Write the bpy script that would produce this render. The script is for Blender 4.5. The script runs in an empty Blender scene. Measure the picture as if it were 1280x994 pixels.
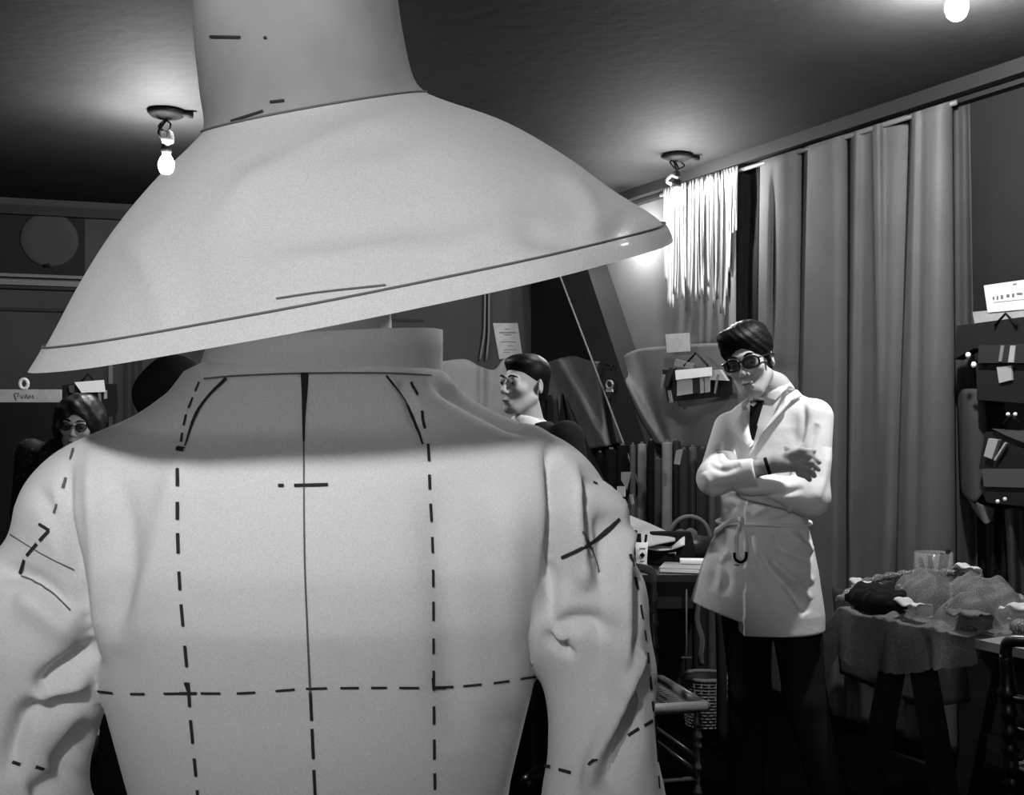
import bpy, bmesh, math, random
import numpy as np
from mathutils import Vector, Matrix
from mathutils.bvhtree import BVHTree

# ------------------------------------------------------------------ camera, world, exposure
F = 1400.0            # focal length in pixels of a 1280 wide frame
HOR = 530.0           # horizon row
CH = 1.41             # camera height
sc = bpy.context.scene
C = sc.collection
cam_d = bpy.data.cameras.new('camera')
cam_d.sensor_width = 36.0
cam_d.lens = F / 1280.0 * 36.0
cam_d.shift_y = (HOR - 497.0) / 1280.0
cam_d.clip_start = 0.05
cam = bpy.data.objects.new('camera', cam_d)
cam.location = (0, 0, CH)
cam.rotation_euler = (math.pi / 2, 0, 0)
C.objects.link(cam)
sc.camera = cam
w = bpy.data.worlds.new('world'); sc.world = w
w.use_nodes = True
w.node_tree.nodes['Background'].inputs[0].default_value = (0, 0, 0, 1)
w.node_tree.nodes['Background'].inputs[1].default_value = 0.0
sc.view_settings.view_transform = 'Standard'
sc.view_settings.look = 'None'
sc.view_settings.exposure = 0.0
sc.view_settings.gamma = 1.0
sc.view_settings.use_curve_mapping = False
CEIL = 2.85
# strength of each bulb (all are real bulbs built further down)
BULB_LEFT, BULB_RIGHT, BULB_WALL, BULB_TABLE, BULB_REAR = 1800., 1000., 450., 3000., 1100.

random.seed(7)
rng = np.random.default_rng(7)

def W(x, y, Y):
    return np.array(((x - 640.0) / F * Y, Y, CH + (HOR - y) / F * Y))

# right wall line and back wall line
RB = np.array((0.73, 7.07)); RD = np.array((0.4587, -0.8886)); RN = np.array((-0.8886, -0.4587))
BB = np.array((-2.98, 7.20)); BD = np.array((0.9524, 0.3048)); BN = np.array((0.3048, -0.9524))
def on_line(B, D, N, px, off):
    k = (px - 640.0) / F
    b = B + off * N
    t = (k * b[1] - b[0]) / (D[0] - k * D[1])
    return b + t * D
def WP(px, py, off=0.0):
    p = on_line(RB, RD, RN, px, off)
    return np.array((p[0], p[1], CH + (HOR - py) / F * p[1]))
def BP(px, py, off=0.0):
    p = on_line(BB, BD, BN, px, off)
    return np.array((p[0], p[1], CH + (HOR - py) / F * p[1]))

# ------------------------------------------------------------------ materials
def mat(name, g, rough=0.8, spec=0.2, var=0.0, vscale=8.0, bump=0.0, bscale=200.0, metal=0.0, transl=0.0, transp=0.0, dist=0.002):
    m = bpy.data.materials.new(name); m.use_nodes = True
    nt = m.node_tree; N = nt.nodes; L = nt.links
    b = N['Principled BSDF']; out = N['Material Output']
    b.inputs['Base Color'].default_value = (g, g, g, 1)
    b.inputs['Roughness'].default_value = rough
    b.inputs['Specular IOR Level'].default_value = spec
    b.inputs['Metallic'].default_value = metal
    tc = N.new('ShaderNodeTexCoord')
    col = None
    if var > 0:
        no = N.new('ShaderNodeTexNoise'); no.inputs['Scale'].default_value = vscale; no.inputs['Detail'].default_value = 6
        L.new(tc.outputs['Object'], no.inputs['Vector'])
        r = N.new('ShaderNodeMapRange')
        r.inputs['From Min'].default_value = 0.25; r.inputs['From Max'].default_value = 0.75
        r.inputs['To Min'].default_value = g * (1 - var); r.inputs['To Max'].default_value = min(1, g * (1 + var))
        L.new(no.outputs['Fac'], r.inputs['Value'])
        L.new(r.outputs['Result'], b.inputs['Base Color']); col = r.outputs['Result']
    if bump > 0:
        no = N.new('ShaderNodeTexNoise'); no.inputs['Scale'].default_value = bscale; no.inputs['Detail'].default_value = 3
        L.new(tc.outputs['Object'], no.inputs['Vector'])
        bp = N.new('ShaderNodeBump'); bp.inputs['Strength'].default_value = bump; bp.inputs['Distance'].default_value = dist
        L.new(no.outputs['Fac'], bp.inputs['Height']); L.new(bp.outputs['Normal'], b.inputs['Normal'])
    last = b.outputs[0]
    if transl > 0:
        t = N.new('ShaderNodeBsdfTranslucent'); t.inputs[0].default_value = (g, g, g, 1)
        if col: L.new(col, t.inputs[0])
        mx = N.new('ShaderNodeMixShader'); mx.inputs[0].default_value = transl
        L.new(last, mx.inputs[1]); L.new(t.outputs[0], mx.inputs[2]); last = mx.outputs[0]
    if transp > 0:
        t = N.new('ShaderNodeBsdfTransparent')
        mx = N.new('ShaderNodeMixShader'); mx.inputs[0].default_value = transp
        L.new(last, mx.inputs[1]); L.new(t.outputs[0], mx.inputs[2]); last = mx.outputs[0]
    L.new(last, out.inputs[0])
    return m
def emit(name, s):
    m = bpy.data.materials.new(name); m.use_nodes = True
    nt = m.node_tree
    for n in list(nt.nodes):
        if n.type == 'BSDF_PRINCIPLED': nt.nodes.remove(n)
    e = nt.nodes.new('ShaderNodeEmission'); e.inputs[1].default_value = s
    nt.links.new(e.outputs[0], nt.nodes['Material Output'].inputs[0])
    return m
def stripes(name, g0, g1, scale, axis='X', rough=0.8, thr=0.5, noise=0.0):
    """hard bands of two greys, procedural, in object space (printed lines, woven stripes)"""
    m = mat(name, g0, rough)
    nt = m.node_tree; N = nt.nodes; L = nt.links
    tc = N.new('ShaderNodeTexCoord'); wv = N.new('ShaderNodeTexWave')
    wv.bands_direction = axis; wv.inputs['Scale'].default_value = scale; wv.inputs['Distortion'].default_value = noise
    wv.inputs['Detail Scale'].default_value = 3
    L.new(tc.outputs['Object'], wv.inputs['Vector'])
    cr = N.new('ShaderNodeValToRGB'); cr.color_ramp.interpolation = 'CONSTANT'
    cr.color_ramp.elements[0].color = (g0, g0, g0, 1)
    cr.color_ramp.elements[1].position = thr; cr.color_ramp.elements[1].color = (g1, g1, g1, 1)
    L.new(wv.outputs['Fac'], cr.inputs[0]); L.new(cr.outputs[0], N['Principled BSDF'].inputs['Base Color'])
    return m
def spots(name, g0, g1, scale, thr=0.35, rough=0.7, transp=0.0):
    m = mat(name, g0, rough, transp=transp)
    nt = m.node_tree; N = nt.nodes; L = nt.links
    tc = N.new('ShaderNodeTexCoord'); v = N.new('ShaderNodeTexVoronoi'); v.inputs['Scale'].default_value = scale
    L.new(tc.outputs['Object'], v.inputs['Vector'])
    cr = N.new('ShaderNodeValToRGB'); cr.color_ramp.interpolation = 'CONSTANT'
    cr.color_ramp.elements[0].color = (g1, g1, g1, 1)
    cr.color_ramp.elements[1].position = thr; cr.color_ramp.elements[1].color = (g0, g0, g0, 1)
    L.new(v.outputs['Distance'], cr.inputs[0]); L.new(cr.outputs[0], N['Principled BSDF'].inputs['Base Color'])
    return m

M = dict(
    toile=mat('toile_cotton', .62, .95, .05, var=.13, vscale=900, bump=.35, bscale=30, dist=.003),
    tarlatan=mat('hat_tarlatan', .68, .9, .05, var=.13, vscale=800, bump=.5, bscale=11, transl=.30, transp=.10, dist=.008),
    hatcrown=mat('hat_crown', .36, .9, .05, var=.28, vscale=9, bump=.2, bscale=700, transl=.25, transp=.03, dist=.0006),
    thread=mat('basting_thread', .03, .9, .05),
    pencil=mat('pencil_line', .12, .9, .05),
    skin=mat('skin', .40, .55, .35, var=.06, vscale=40),
    hair=mat('dark_hair', .006, .5, .12, bump=.5, bscale=120, dist=.003),
    hair2=mat('brown_hair', .012, .45, .3, bump=.6, bscale=60, dist=.004),
    coat=mat('white_coat_cotton', .78, .9, .1, var=.03, vscale=30, bump=.35, bscale=15, dist=.012),
    shirt=mat('shirt_cotton', .62, .85, .1),
    black=mat('black_cloth', .008, .9, .1, var=.2, vscale=20),
    suit=mat('dark_suit', .014, .9, .1),
    blackgloss=mat('black_lacquer', .006, .3, .5),
    frame=mat('spectacle_frame', .006, .35, .5),
    lens=mat('shade_tinted_lens', .02, .12, .4, transp=.32),  # dark tint carries the shadow over the eyes behind the lens
    eye=mat('shaded_eye_white', .13, .3, .5), iris=mat('iris', .01, .2, .5), lip=mat('lips', .12, .7, .1),  # eye white darkened: eye shadow put into its colour
    ceiling=mat('ceiling_plaster', .019, .85, .1, var=.25, vscale=2.0, bump=.25, bscale=14, dist=.01),
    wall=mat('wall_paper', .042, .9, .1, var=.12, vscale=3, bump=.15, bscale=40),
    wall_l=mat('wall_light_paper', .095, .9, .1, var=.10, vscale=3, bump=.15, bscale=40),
    dark=mat('black_and_recess_shade', .010, .9, .1, var=.3, vscale=3),  # near-black: dormer recess shade as colour, also the cupboard's black
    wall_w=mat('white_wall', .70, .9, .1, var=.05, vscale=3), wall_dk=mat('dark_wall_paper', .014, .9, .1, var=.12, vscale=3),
    beam=mat('dark_beam', .016, .8, .15, var=.2, vscale=5),
    floor=mat('dark_floor', .002, .9, .0, var=.3, vscale=6),
    trim=mat('painted_trim', .12, .7, .2), trimd=mat('dark_trim', .014, .7, .2),
    curtain=mat('hanging_cotton', .10, .95, .05, var=.10, vscale=5, bump=.3, bscale=500, dist=.001, transl=.1),
    curtain_d=mat('hanging_cotton_dark', .05, .95, .05, var=.12, vscale=5, transl=.1),
    drape=mat('wall_drape', .10, .95, .05, var=.14, vscale=7),
    drape_l=mat('wall_drape_pale', .21, .95, .05, var=.12, vscale=7),
    ribbon=mat('white_ribbon', .42, .8, .1, transl=.15), ribbon_g=mat('grey_ribbon', .20, .8, .1, transl=.15),
    rod=mat('pale_rod', .09, .5, .3),
    paper=mat('paper', .55, .85, .1), paper_g=mat('grey_paper', .30, .85, .1, var=.15, vscale=20),
    card=mat('white_card', .75, .85, .1),
    metal=mat('steel', .6, .3, .5, metal=1.0), darkmetal=mat('dark_metal', .005, .7, .1),
    wood=mat('pale_wood', .26, .35, .5, var=.2, vscale=12), wood_d=mat('dark_wood', .02, .4, .4, var=.3, vscale=10),
    gilt=mat('gilt_wood', .10, .3, .6, var=.2, vscale=20),
    cane=mat('cane_weave', .10, .6, .3), wicker=mat('wicker', .17, .6, .3, var=.25, vscale=40),
    tulle=spots('tulle', .13, .42, 230, .22, .6, transp=.28),
    net=spots('sequin_net', .10, .40, 150, .32, .4, transp=.1),
    glass=mat('tumbler_glass', .5, .05, .6, transp=.80),
    scrap=mat('white_scrap', .62, .8, .1, transl=.2),
)

# ------------------------------------------------------------------ object helpers
def link(o, parent=None):
    C.objects.link(o)
    if parent is not None: o.parent = parent
    return o
def tag(o, label=None, cat=None, group=None, kind=None):
    if label: o['label'] = label
    if cat: o['category'] = cat
    if group: o['group'] = group
    if kind: o['kind'] = kind
    return o
def thing(name, loc, label, cat, group=None, rz=0.0):
    o = bpy.data.objects.new(name, None); o.empty_display_size = .05
    link(o); o.location = tuple(float(v) for v in loc); o.rotation_euler = (0, 0, rz)
    return tag(o, label, cat, group)
def mesh_obj(name, verts, faces, m, parent=None, smooth=True, loc=None):
    """verts in world space; converted to the parent's (translation only) space, or moved to loc"""
    v = np.asarray(verts, dtype=float).reshape(-1, 3)
    org = np.zeros(3)
    if parent is not None:
        q = parent
        while q is not None:
            org = org + np.array(q.location); q = q.parent
    elif loc is not None:
        org = np.asarray(loc, float)
    me = bpy.data.meshes.new(name)
    me.from_pydata((v - org).tolist(), [], [list(map(int, f)) for f in faces])
    me.update()
    if smooth: me.polygons.foreach_set('use_smooth', [True] * len(me.polygons))
    if m is not None: me.materials.append(m)
    o = bpy.data.objects.new(name, me)
    link(o, parent)
    if parent is None and loc is not None: o.location = tuple(float(x) for x in loc)
    return o
class MB:
    def __init__(s): s.v = []; s.f = []
    def add(s, v, f):
        n = len(s.v); s.v += [tuple(map(float, p)) for p in v]; s.f += [[i + n for i in q] for q in f]; return s
    def box(s, c, size, R=None):
        hx, hy, hz = [d / 2 for d in size]
        v = [(x, y, z) for x in (-hx, hx) for y in (-hy, hy) for z in (-hz, hz)]
        c = np.asarray(c, float)
        if R is not None: v = [np.asarray(R) @ np.array(p) for p in v]
        v = [np.array(p) + c for p in v]
        return s.add(v, [(0, 1, 3, 2), (4, 6, 7, 5), (0, 4, 5, 1), (2, 3, 7, 6), (0, 2, 6, 4), (1, 5, 7, 3)])
    def prism(s, poly, ext):
        """polygon of 3-D points extruded by vector ext"""
        n = len(poly); p = [np.asarray(q, float) for q in poly]; e = np.asarray(ext, float)
        v = p + [q + e for q in p]
        f = [list(range(n))[::-1], list(range(n, 2 * n))]
        f += [(i, (i + 1) % n, n + (i + 1) % n, n + i) for i in range(n)]
        return s.add(v, f)
    def tube(s, pts, r, seg=8, caps=True):
        pts = [np.asarray(p, float) for p in pts]; n = len(pts)
        rr = [r] * n if np.isscalar(r) else list(r)
        v = []; up = None
        for i, p in enumerate(pts):
            d = pts[min(i + 1, n - 1)] - pts[max(i - 1, 0)]
            d = d / (np.linalg.norm(d) + 1e-9)
            if up is None: up = np.array((0, 0, 1.)) if abs(d[2]) < .9 else np.array((1., 0, 0))
            a = np.cross(up, d); a /= np.linalg.norm(a) + 1e-9; b = np.cross(d, a); up = b
            for k in range(seg):
                t = 2 * math.pi * k / seg
                v.append(p + rr[i] * (math.cos(t) * a + math.sin(t) * b))
        f = [(i * seg + k, i * seg + (k + 1) % seg, (i + 1) * seg + (k + 1) % seg, (i + 1) * seg + k) for i in range(n - 1) for k in range(seg)]
        if caps: f += [list(range(seg))[::-1], list(range((n - 1) * seg, n * seg))]
        return s.add(v, f)
    def lathe(s, prof, c, seg=20, axis=None, caps=True):
        """prof: list of (r, z) along the axis from c"""
        c = np.asarray(c, float)
        if axis is None: A, B_, D = np.array((1., 0, 0)), np.array((0, 1., 0)), np.array((0, 0, 1.))
        else:
            D = np.asarray(axis, float); D = D / np.linalg.norm(D)
            A = np.cross(D, (0, 0, 1.) if abs(D[2]) < .9 else (1., 0, 0)); A /= np.linalg.norm(A); B_ = np.cross(D, A)
        v = []
        for r, z in prof:
            for k in range(seg):
                t = 2 * math.pi * k / seg
                v.append(c + D * z + r * (math.cos(t) * A + math.sin(t) * B_))
        n = len(prof)
        f = [(i * seg + k, i * seg + (k + 1) % seg, (i + 1) * seg + (k + 1) % seg, (i + 1) * seg + k) for i in range(n - 1) for k in range(seg)]
        if caps: f += [list(range(seg))[::-1], list(range((n - 1) * seg, n * seg))]
        return s.add(v, f)
    def grid(s, fn, nu, nv, closed=False):
        v = [fn(i / (nu - (0 if closed else 1)), j / (nv - 1)) for j in range(nv) for i in range(nu)]
        f = []
        for j in range(nv - 1):
            for i in range(nu if closed else nu - 1):
                k = (i + 1) % nu
                f.append((j * nu + i, j * nu + k, (j + 1) * nu + k, (j + 1) * nu + i))
        return s.add(v, f)
    def build(s, name, m, parent=None, smooth=True, loc=None):
        return mesh_obj(name, s.v, s.f, m, parent, smooth, loc)
def solidify(o, t, offset=0.0):
    md = o.modifiers.new('thickness', 'SOLIDIFY'); md.thickness = t; md.offset = offset
    return o
def smooth_path(pts, n=60):
    """Catmull-Rom resample of a polyline (any dimension)"""
    p = [np.asarray(q, float) for q in pts]
    p = [2 * p[0] - p[1]] + p + [2 * p[-1] - p[-2]]
    out = []
    segs = len(p) - 3
    for t in np.linspace(0, segs, n):
        i = min(int(t), segs - 1); u = t - i
        a, b, c, d = p[i:i + 4]
        out.append(.5 * (2 * b + (c - a) * u + (2 * a - 5 * b + 4 * c - d) * u * u + (3 * b - a - 3 * c + d) * u ** 3))
    return out

# ------------------------------------------------------------------ distance-field sculpting
def smin(a, b, k):
    if np.isscalar(k) and k <= 0: return np.minimum(a, b)
    h = np.clip(.5 + .5 * (b - a) / k, 0, 1)
    return b + (a - b) * h - k * h * (1 - h)
def smax(a, b, k): return -smin(-a, -b, k)
def rc(p, a, b, ra, rb):
    a = np.asarray(a, float); b = np.asarray(b, float); ab = b - a
    t = np.clip(((p - a) @ ab) / (ab @ ab + 1e-12), 0, 1)
    return np.linalg.norm(p - a - t[:, None] * ab, axis=1) - (ra + (rb - ra) * t)
def chain(p, pts, rs, k=.01):
    d = None
    for i in range(len(pts) - 1):
        e = rc(p, pts[i], pts[i + 1], rs[i], rs[i + 1])
        d = e if d is None else smin(d, e, k)
    return d
def ell(p, c, r, R=None):
    q = p - np.asarray(c, float)
    if R is not None: q = q @ R
    r = np.asarray(r, float)
    k0 = np.linalg.norm(q / r, axis=1); k1 = np.linalg.norm(q / (r * r), axis=1)
    return k0 * (k0 - 1) / (k1 + 1e-9)
def loft(p, rows, pw=2.0):
    """rows of (z, cx, cy, a, b, yaw): vertical stack of superellipses"""
    rows = sorted(rows); z = [r[0] for r in rows]
    g = [np.interp(p[:, 2], z, [r[i] for r in rows]) for i in range(1, 6)]
    x = p[:, 0] - g[0]; y = p[:, 1] - g[1]
    c, s = np.cos(g[4]), np.sin(g[4])
    u = (x * c + y * s) / g[2]; v = (-x * s + y * c) / g[3]
    k = (np.abs(u) ** pw + np.abs(v) ** pw) ** (1 / pw)
    d = (k - 1) * np.minimum(g[2], g[3])
    return np.maximum(d, np.maximum(p[:, 2] - z[-1], z[0] - p[:, 2]))
def sdf_mesh(f, lo, hi, h, relax=1):
    lo = np.asarray(lo, float); hi = np.asarray(hi, float); B = 4
    G = 16
    ng = np.ceil((hi - lo) / (h * G)).astype(int) + 1
    idx = np.stack(np.meshgrid(*[np.arange(n) for n in ng], indexing='ij'), -1).reshape(-1, 3)
    dg_ = f(lo + (idx * G + (G - 1) / 2) * h)
    r_ = G // B
    sg = np.repeat(np.repeat(np.repeat(np.sign(dg_).reshape(ng), r_, 0), r_, 1), r_, 2)
    o2 = np.stack(np.meshgrid(*[np.arange(r_)] * 3, indexing='ij'), -1).reshape(-1, 3)
    idx = (idx[np.abs(dg_) < G * h * 1.15][:, None, :] * r_ + o2[None]).reshape(-1, 3)
    dc = f(lo + (idx * B + (B - 1) / 2) * h)
    sg[tuple(idx.T)] = np.sign(dc)
    act = np.abs(dc) < B * h * 1.2
    vol = np.repeat(np.repeat(np.repeat(sg * h * 4, B, 0), B, 1), B, 2).astype(np.float32)
    off = np.stack(np.meshgrid(*[np.arange(B)] * 3, indexing='ij'), -1).reshape(-1, 3)
    ai = idx[act]
    for s in range(0, len(ai), 6000):
        a = ai[s:s + 6000]
        g = (a[:, None, :] * B + off[None]).reshape(-1, 3)
        vol[g[:, 0], g[:, 1], g[:, 2]] = f(lo + g * h)
    ins = vol < 0
    n = np.array(vol.shape)
    cnt = np.zeros(n - 1, np.int8)
    cs = [(i, j, k) for i in (0, 1) for j in (0, 1) for k in (0, 1)]
    for i, j, k in cs: cnt += ins[i:n[0] - 1 + i, j:n[1] - 1 + j, k:n[2] - 1 + k]
    cells = np.argwhere((cnt > 0) & (cnt < 8))
    cid = np.full(n - 1, -1, np.int64); cid[tuple(cells.T)] = np.arange(len(cells))
    acc = np.zeros((len(cells), 3)); num = np.zeros(len(cells))
    for a in cs:
        for ax in range(3):
            if a[ax]: continue
            b = list(a); b[ax] = 1
            va = vol[tuple((cells + a).T)]; vb = vol[tuple((cells + b).T)]
            cr = (va < 0) != (vb < 0)
            t = np.where(cr, va / np.where(cr, va - vb, 1), 0)
            pt = np.repeat(np.array([a], float), len(cells), 0); pt[:, ax] += t
            acc[cr] += pt[cr]; num[cr] += 1
    V = lo + (cells + acc / num[:, None]) * h
    faces = []
    for ax in range(3):
        sl0 = [slice(1, -1)] * 3; sl1 = [slice(1, -1)] * 3
        sl0[ax] = slice(0, -1); sl1[ax] = slice(1, None)
        a = ins[tuple(sl0)]; b = ins[tuple(sl1)]
        e = np.argwhere(a != b)
        base = e.copy()
        o1, o2 = [(1, 2), (2, 0), (0, 1)][ax]
        base[:, o1] += 1; base[:, o2] += 1
        q = []
        for d1, d2 in ((0, 0), (1, 0), (1, 1), (0, 1)):
            c = base.copy(); c[:, o1] -= d1; c[:, o2] -= d2
            q.append(cid[tuple(c.T)])
        q = np.stack(q, 1)
        fl = a[tuple(e.T)]
        q[~fl] = q[~fl][:, ::-1]
        q = q[(q >= 0).all(1)]
        faces.append(q)
    Q = np.concatenate(faces)
    for _ in range(relax):
        s = np.zeros_like(V); m = np.zeros(len(V))
        for i in range(4):
            a, b = Q[:, i], Q[:, (i + 1) % 4]
            np.add.at(s, a, V[b]); np.add.at(m, a, 1)
        V = V * .5 + s / np.maximum(m, 1)[:, None] * .5
    return V, Q
def vnormals(V, Q):
    fn = np.cross(V[Q[:, 2]] - V[Q[:, 0]], V[Q[:, 3]] - V[Q[:, 1]])
    n = np.zeros_like(V)
    for i in range(4): np.add.at(n, Q[:, i], fn)
    return n / (np.linalg.norm(n, axis=1)[:, None] + 1e-12)
def sculpt(V, Q, strokes, passes=2):
    """fold strokes: (polyline in photo pixels, half width px, depth in metres, + ridge / - groove).
    They move the vertices of the side that faces the camera along their normals."""
    N_ = vnormals(V, Q)
    px = np.stack([640 + F * V[:, 0] / V[:, 1], HOR - F * (V[:, 2] - CH) / V[:, 1]], 1)
    view = V - np.array((0, 0, CH)); view /= np.linalg.norm(view, axis=1)[:, None]
    face = np.clip(-(view * N_).sum(1) * 4, 0, 1)
    D = np.zeros(len(V))
    for pts, wd, amp in strokes:
        P = np.array(smooth_path(pts, max(12, len(pts) * 8))) if len(pts) > 2 else np.linspace(np.array(pts[0], float), np.array(pts[1], float), 12)
        lo = P.min(0) - 3 * wd; hi = P.max(0) + 3 * wd
        sel = np.where(((px > lo) & (px < hi)).all(1) & (face > 0))[0]
        if not len(sel): continue
        best = np.full(len(sel), 1e9); tt = np.zeros(len(sel))
        for i in range(len(P) - 1):
            a, b = P[i], P[i + 1]; ab = b - a
            t = np.clip(((px[sel] - a) @ ab) / (ab @ ab + 1e-9), 0, 1)
            d = np.linalg.norm(px[sel] - a - t[:, None] * ab, axis=1)
            u = d < best; best[u] = d[u]; tt[u] = (i + t[u]) / (len(P) - 1)
        fade = np.clip(np.minimum(tt, 1 - tt) * 5, .0, 1) ** .7
        D[sel] += amp * np.exp(-(best / wd) ** 2) * fade * face[sel]
    return V + N_ * D[:, None]
def rotm(yaw=0, pitch=0, roll=0):
    return np.array((Matrix.Rotation(yaw, 3, 'Z') @ Matrix.Rotation(pitch, 3, 'X') @ Matrix.Rotation(roll, 3, 'Y')))
# ------------------------------------------------------------------ the room
T = .12
corner = np.array((.165, 8.18))
LB = BB + (-4.5 - BB[0]) / BD[0] * BD            # left end of the back wall
RE = RB + 5.7 * RD                                # right wall turns here
def struct(name, mb, m, smooth=False, parent=None):
    o = mb.build(name, m, parent, smooth); o['kind'] = 'structure'; return o
def wall(name, a, b, m, out):
    a = np.array((*a, 0.)); b = np.array((*b, 0.)); e = np.array((*out, 0.)) * T
    mb = MB().prism([a, b, b + (0, 0, CEIL), a + (0, 0, CEIL)], e)
    return struct(name, mb, m)
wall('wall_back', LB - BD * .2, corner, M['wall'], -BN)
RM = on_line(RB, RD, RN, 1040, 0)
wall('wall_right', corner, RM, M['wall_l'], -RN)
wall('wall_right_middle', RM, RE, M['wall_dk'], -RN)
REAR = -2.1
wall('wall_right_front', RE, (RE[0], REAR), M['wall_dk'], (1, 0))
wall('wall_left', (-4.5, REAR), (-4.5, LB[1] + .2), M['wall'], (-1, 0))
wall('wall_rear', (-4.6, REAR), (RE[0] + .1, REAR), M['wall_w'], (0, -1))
room = [(-4.7, REAR - .2), (RE[0] + .2, REAR - .2), (RE[0] + .2, RE[1] + .1), (corner[0] + .3, corner[1] + .4), (-4.7, LB[1] + .3)]
struct('floor', MB().prism([(x, y, -.1) for x, y in room], (0, 0, .1)), M['floor'])
struct('ceiling', MB().prism([(x, y, CEIL) for x, y in room], (0, 0, .1)), M['ceiling'])

def along_back(px0, px1, y0, y1, th, m, name, base=0.0):
    """moulding of thickness th between two photo columns / rows on the back wall"""
    a = BP(px0, y0, base); b = BP(px1, y0, base)
    zb = CH + (HOR - y1) / F * BP(px0, y0, base)[1]; zt = a[2]
    a2 = np.array((a[0], a[1], zb)); b1 = np.array((b[0], b[1], zt)); b2 = np.array((b[0], b[1], zb))
    n = np.array((BN[0], BN[1], 0)) * th
    return struct(name, MB().prism([a, b1, b2, a2], n), m)
along_back(-120, 528, 250, 262, .06, M['trimd'], 'trim_1')
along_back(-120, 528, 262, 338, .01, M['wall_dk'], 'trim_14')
along_back(-120, 528, 338, 342, .05, M['trim'], 'trim_2')
along_back(-120, 528, 345, 352, .035, M['trim'], 'trim_3')
along_back(-120, 528, 354, 357, .045, M['trimd'], 'trim_4')
along_back(-120, 528, 381, 385, .03, M['trimd'], 'trim_5')
for i, (a, b, y0, y1) in enumerate(((136, 141, 386, 1400), (156, 160, 386, 1400), (166, 169, 386, 1400), (174, 178, 386, 1400))):
    p = BP(a, 386, 0); q = BP(b, 386, 0); n = np.array((BN[0], BN[1], 0)) * .035
    struct('trim_%d' % (6 + i), MB().prism([(p[0], p[1], 0), (q[0], q[1], 0), (q[0], q[1], p[2]), (p[0], p[1], p[2])], n), M['trimd'] if i else M['trim'])
# cornice on the right wall
for i, (z0, z1, d) in enumerate(((2.79, 2.85, .10), (2.765, 2.785, .05))):
    a = RB + RD * -1.1; b = RE; n = np.array((*RN, 0)) * d
    struct('trim_%d' % (10 + i), MB().prism([(a[0], a[1], z0), (b[0], b[1], z0), (b[0], b[1], z1), (a[0], a[1], z1)], n), M['trimd'])
# dormer recess in the corner, its shade coloured onto flat panels; slanting beam beside
n3 = np.array((*BN, 0)) * .015
struct('window_1', MB().prism([BP(618, 250), BP(700, 250), BP(700, 620), BP(596, 620), BP(601, 430)], n3), M['dark'])
n4 = np.array((*RN, 0)) * .02
struct('window_2', MB().prism([WP(664, 250), WP(690, 250), WP(722, 345), WP(800, 620), WP(664, 620)], n4), M['dark'])
bm = MB()
n5 = np.array((*RN, 0)) * -.16
bm.prism([WP(a, b, .16) for a, b in ((656, 230), (697, 228), (735, 338), (772, 450), (832, 625), (806, 625), (740, 450), (700, 345))], n5)
struct('trim_12', bm, M['beam'])
bm = MB(); bm.tube([WP(656, 230, .165), WP(700, 345, .165), WP(740, 450, .165), WP(806, 625, .165)], .006, 6)
struct('trim_13', bm, M['trim'])
# ------------------------------------------------------------------ lamps
def bulb_profile(r):
    return [(.004, -1.25 * r), (.45 * r, -1.18 * r), (.8 * r, -.85 * r), (r, -.25 * r), (.95 * r, .3 * r), (.7 * r, .85 * r), (.42 * r, 1.3 * r), (.36 * r, 1.7 * r)]
def ceiling_lamp(px, py, bulb_py, strength, label, seed, bulb_px=None, r=.036, extra=True):
    rg = random.Random(seed)
    Y = F * (CEIL - CH) / (HOR - py)
    p = W(px, py, Y); p[2] = CEIL
    bz = CH + (HOR - bulb_py) / F * Y
    bx = ((bulb_px if bulb_px is not None else px) - 640) / F * Y
    t = thing('ceiling_lamp', p, label, 'lamp', 'bare bulb ceiling lamps')
    MB().lathe([(.075, -.001), (.085, -.012), (.07, -.028), (.03, -.04)], p, 20).build('ceiling_rose', M['darkmetal'], t)
    if extra:
        MB().tube([p + (.06, 0, -.012), p + (.12, .01, -.02)], [.012, .016]).build('wire_connector', M['darkmetal'], t)
    top = np.array((bx, p[1], bz + .1))
    mb = MB()
    for k in range(4):
        a = p + (rg.uniform(-.04, .04), rg.uniform(-.03, .03), -.03)
        mid1 = p * .55 + top * .45 + np.array((rg.uniform(-.045, .045), rg.uniform(-.03, .03), rg.uniform(-.02, .02)))
        mid2 = p * .25 + top * .75 + np.array((rg.uniform(-.03, .03), rg.uniform(-.03, .03), 0))
        mb.tube(smooth_path([a, mid1, mid2, top + (0, 0, .0)], 16), .0045, 6)
    mb.build('wire', M['darkmetal'], t)
    s = np.array((bx, p[1], bz))
    MB().lathe([(.012, .098), (.022, .09), (.024, .06), (.02, .05), (.016, .048)], s, 14).build('socket', M['darkmetal'], t)
    MB().lathe(bulb_profile(r), s, 16).build('bulb', emit('lit_bulb_%d' % seed, strength), t)
    return t, s
lampL, sL = ceiling_lamp(208, 138, 206, BULB_LEFT, 'lit bare bulb under a tangle of wires on the dark ceiling beside the hat', 1)
lampR, sR = ceiling_lamp(846, 193, 247, BULB_RIGHT, 'lit bare bulb on the ceiling in front of the hanging white ribbons', 2)
lampT, sT = ceiling_lamp(1196, -28, 8, BULB_TABLE, 'blazing bare bulb at the top right corner above the work table', 3, r=.036)
lampB, sB = None, None
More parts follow.
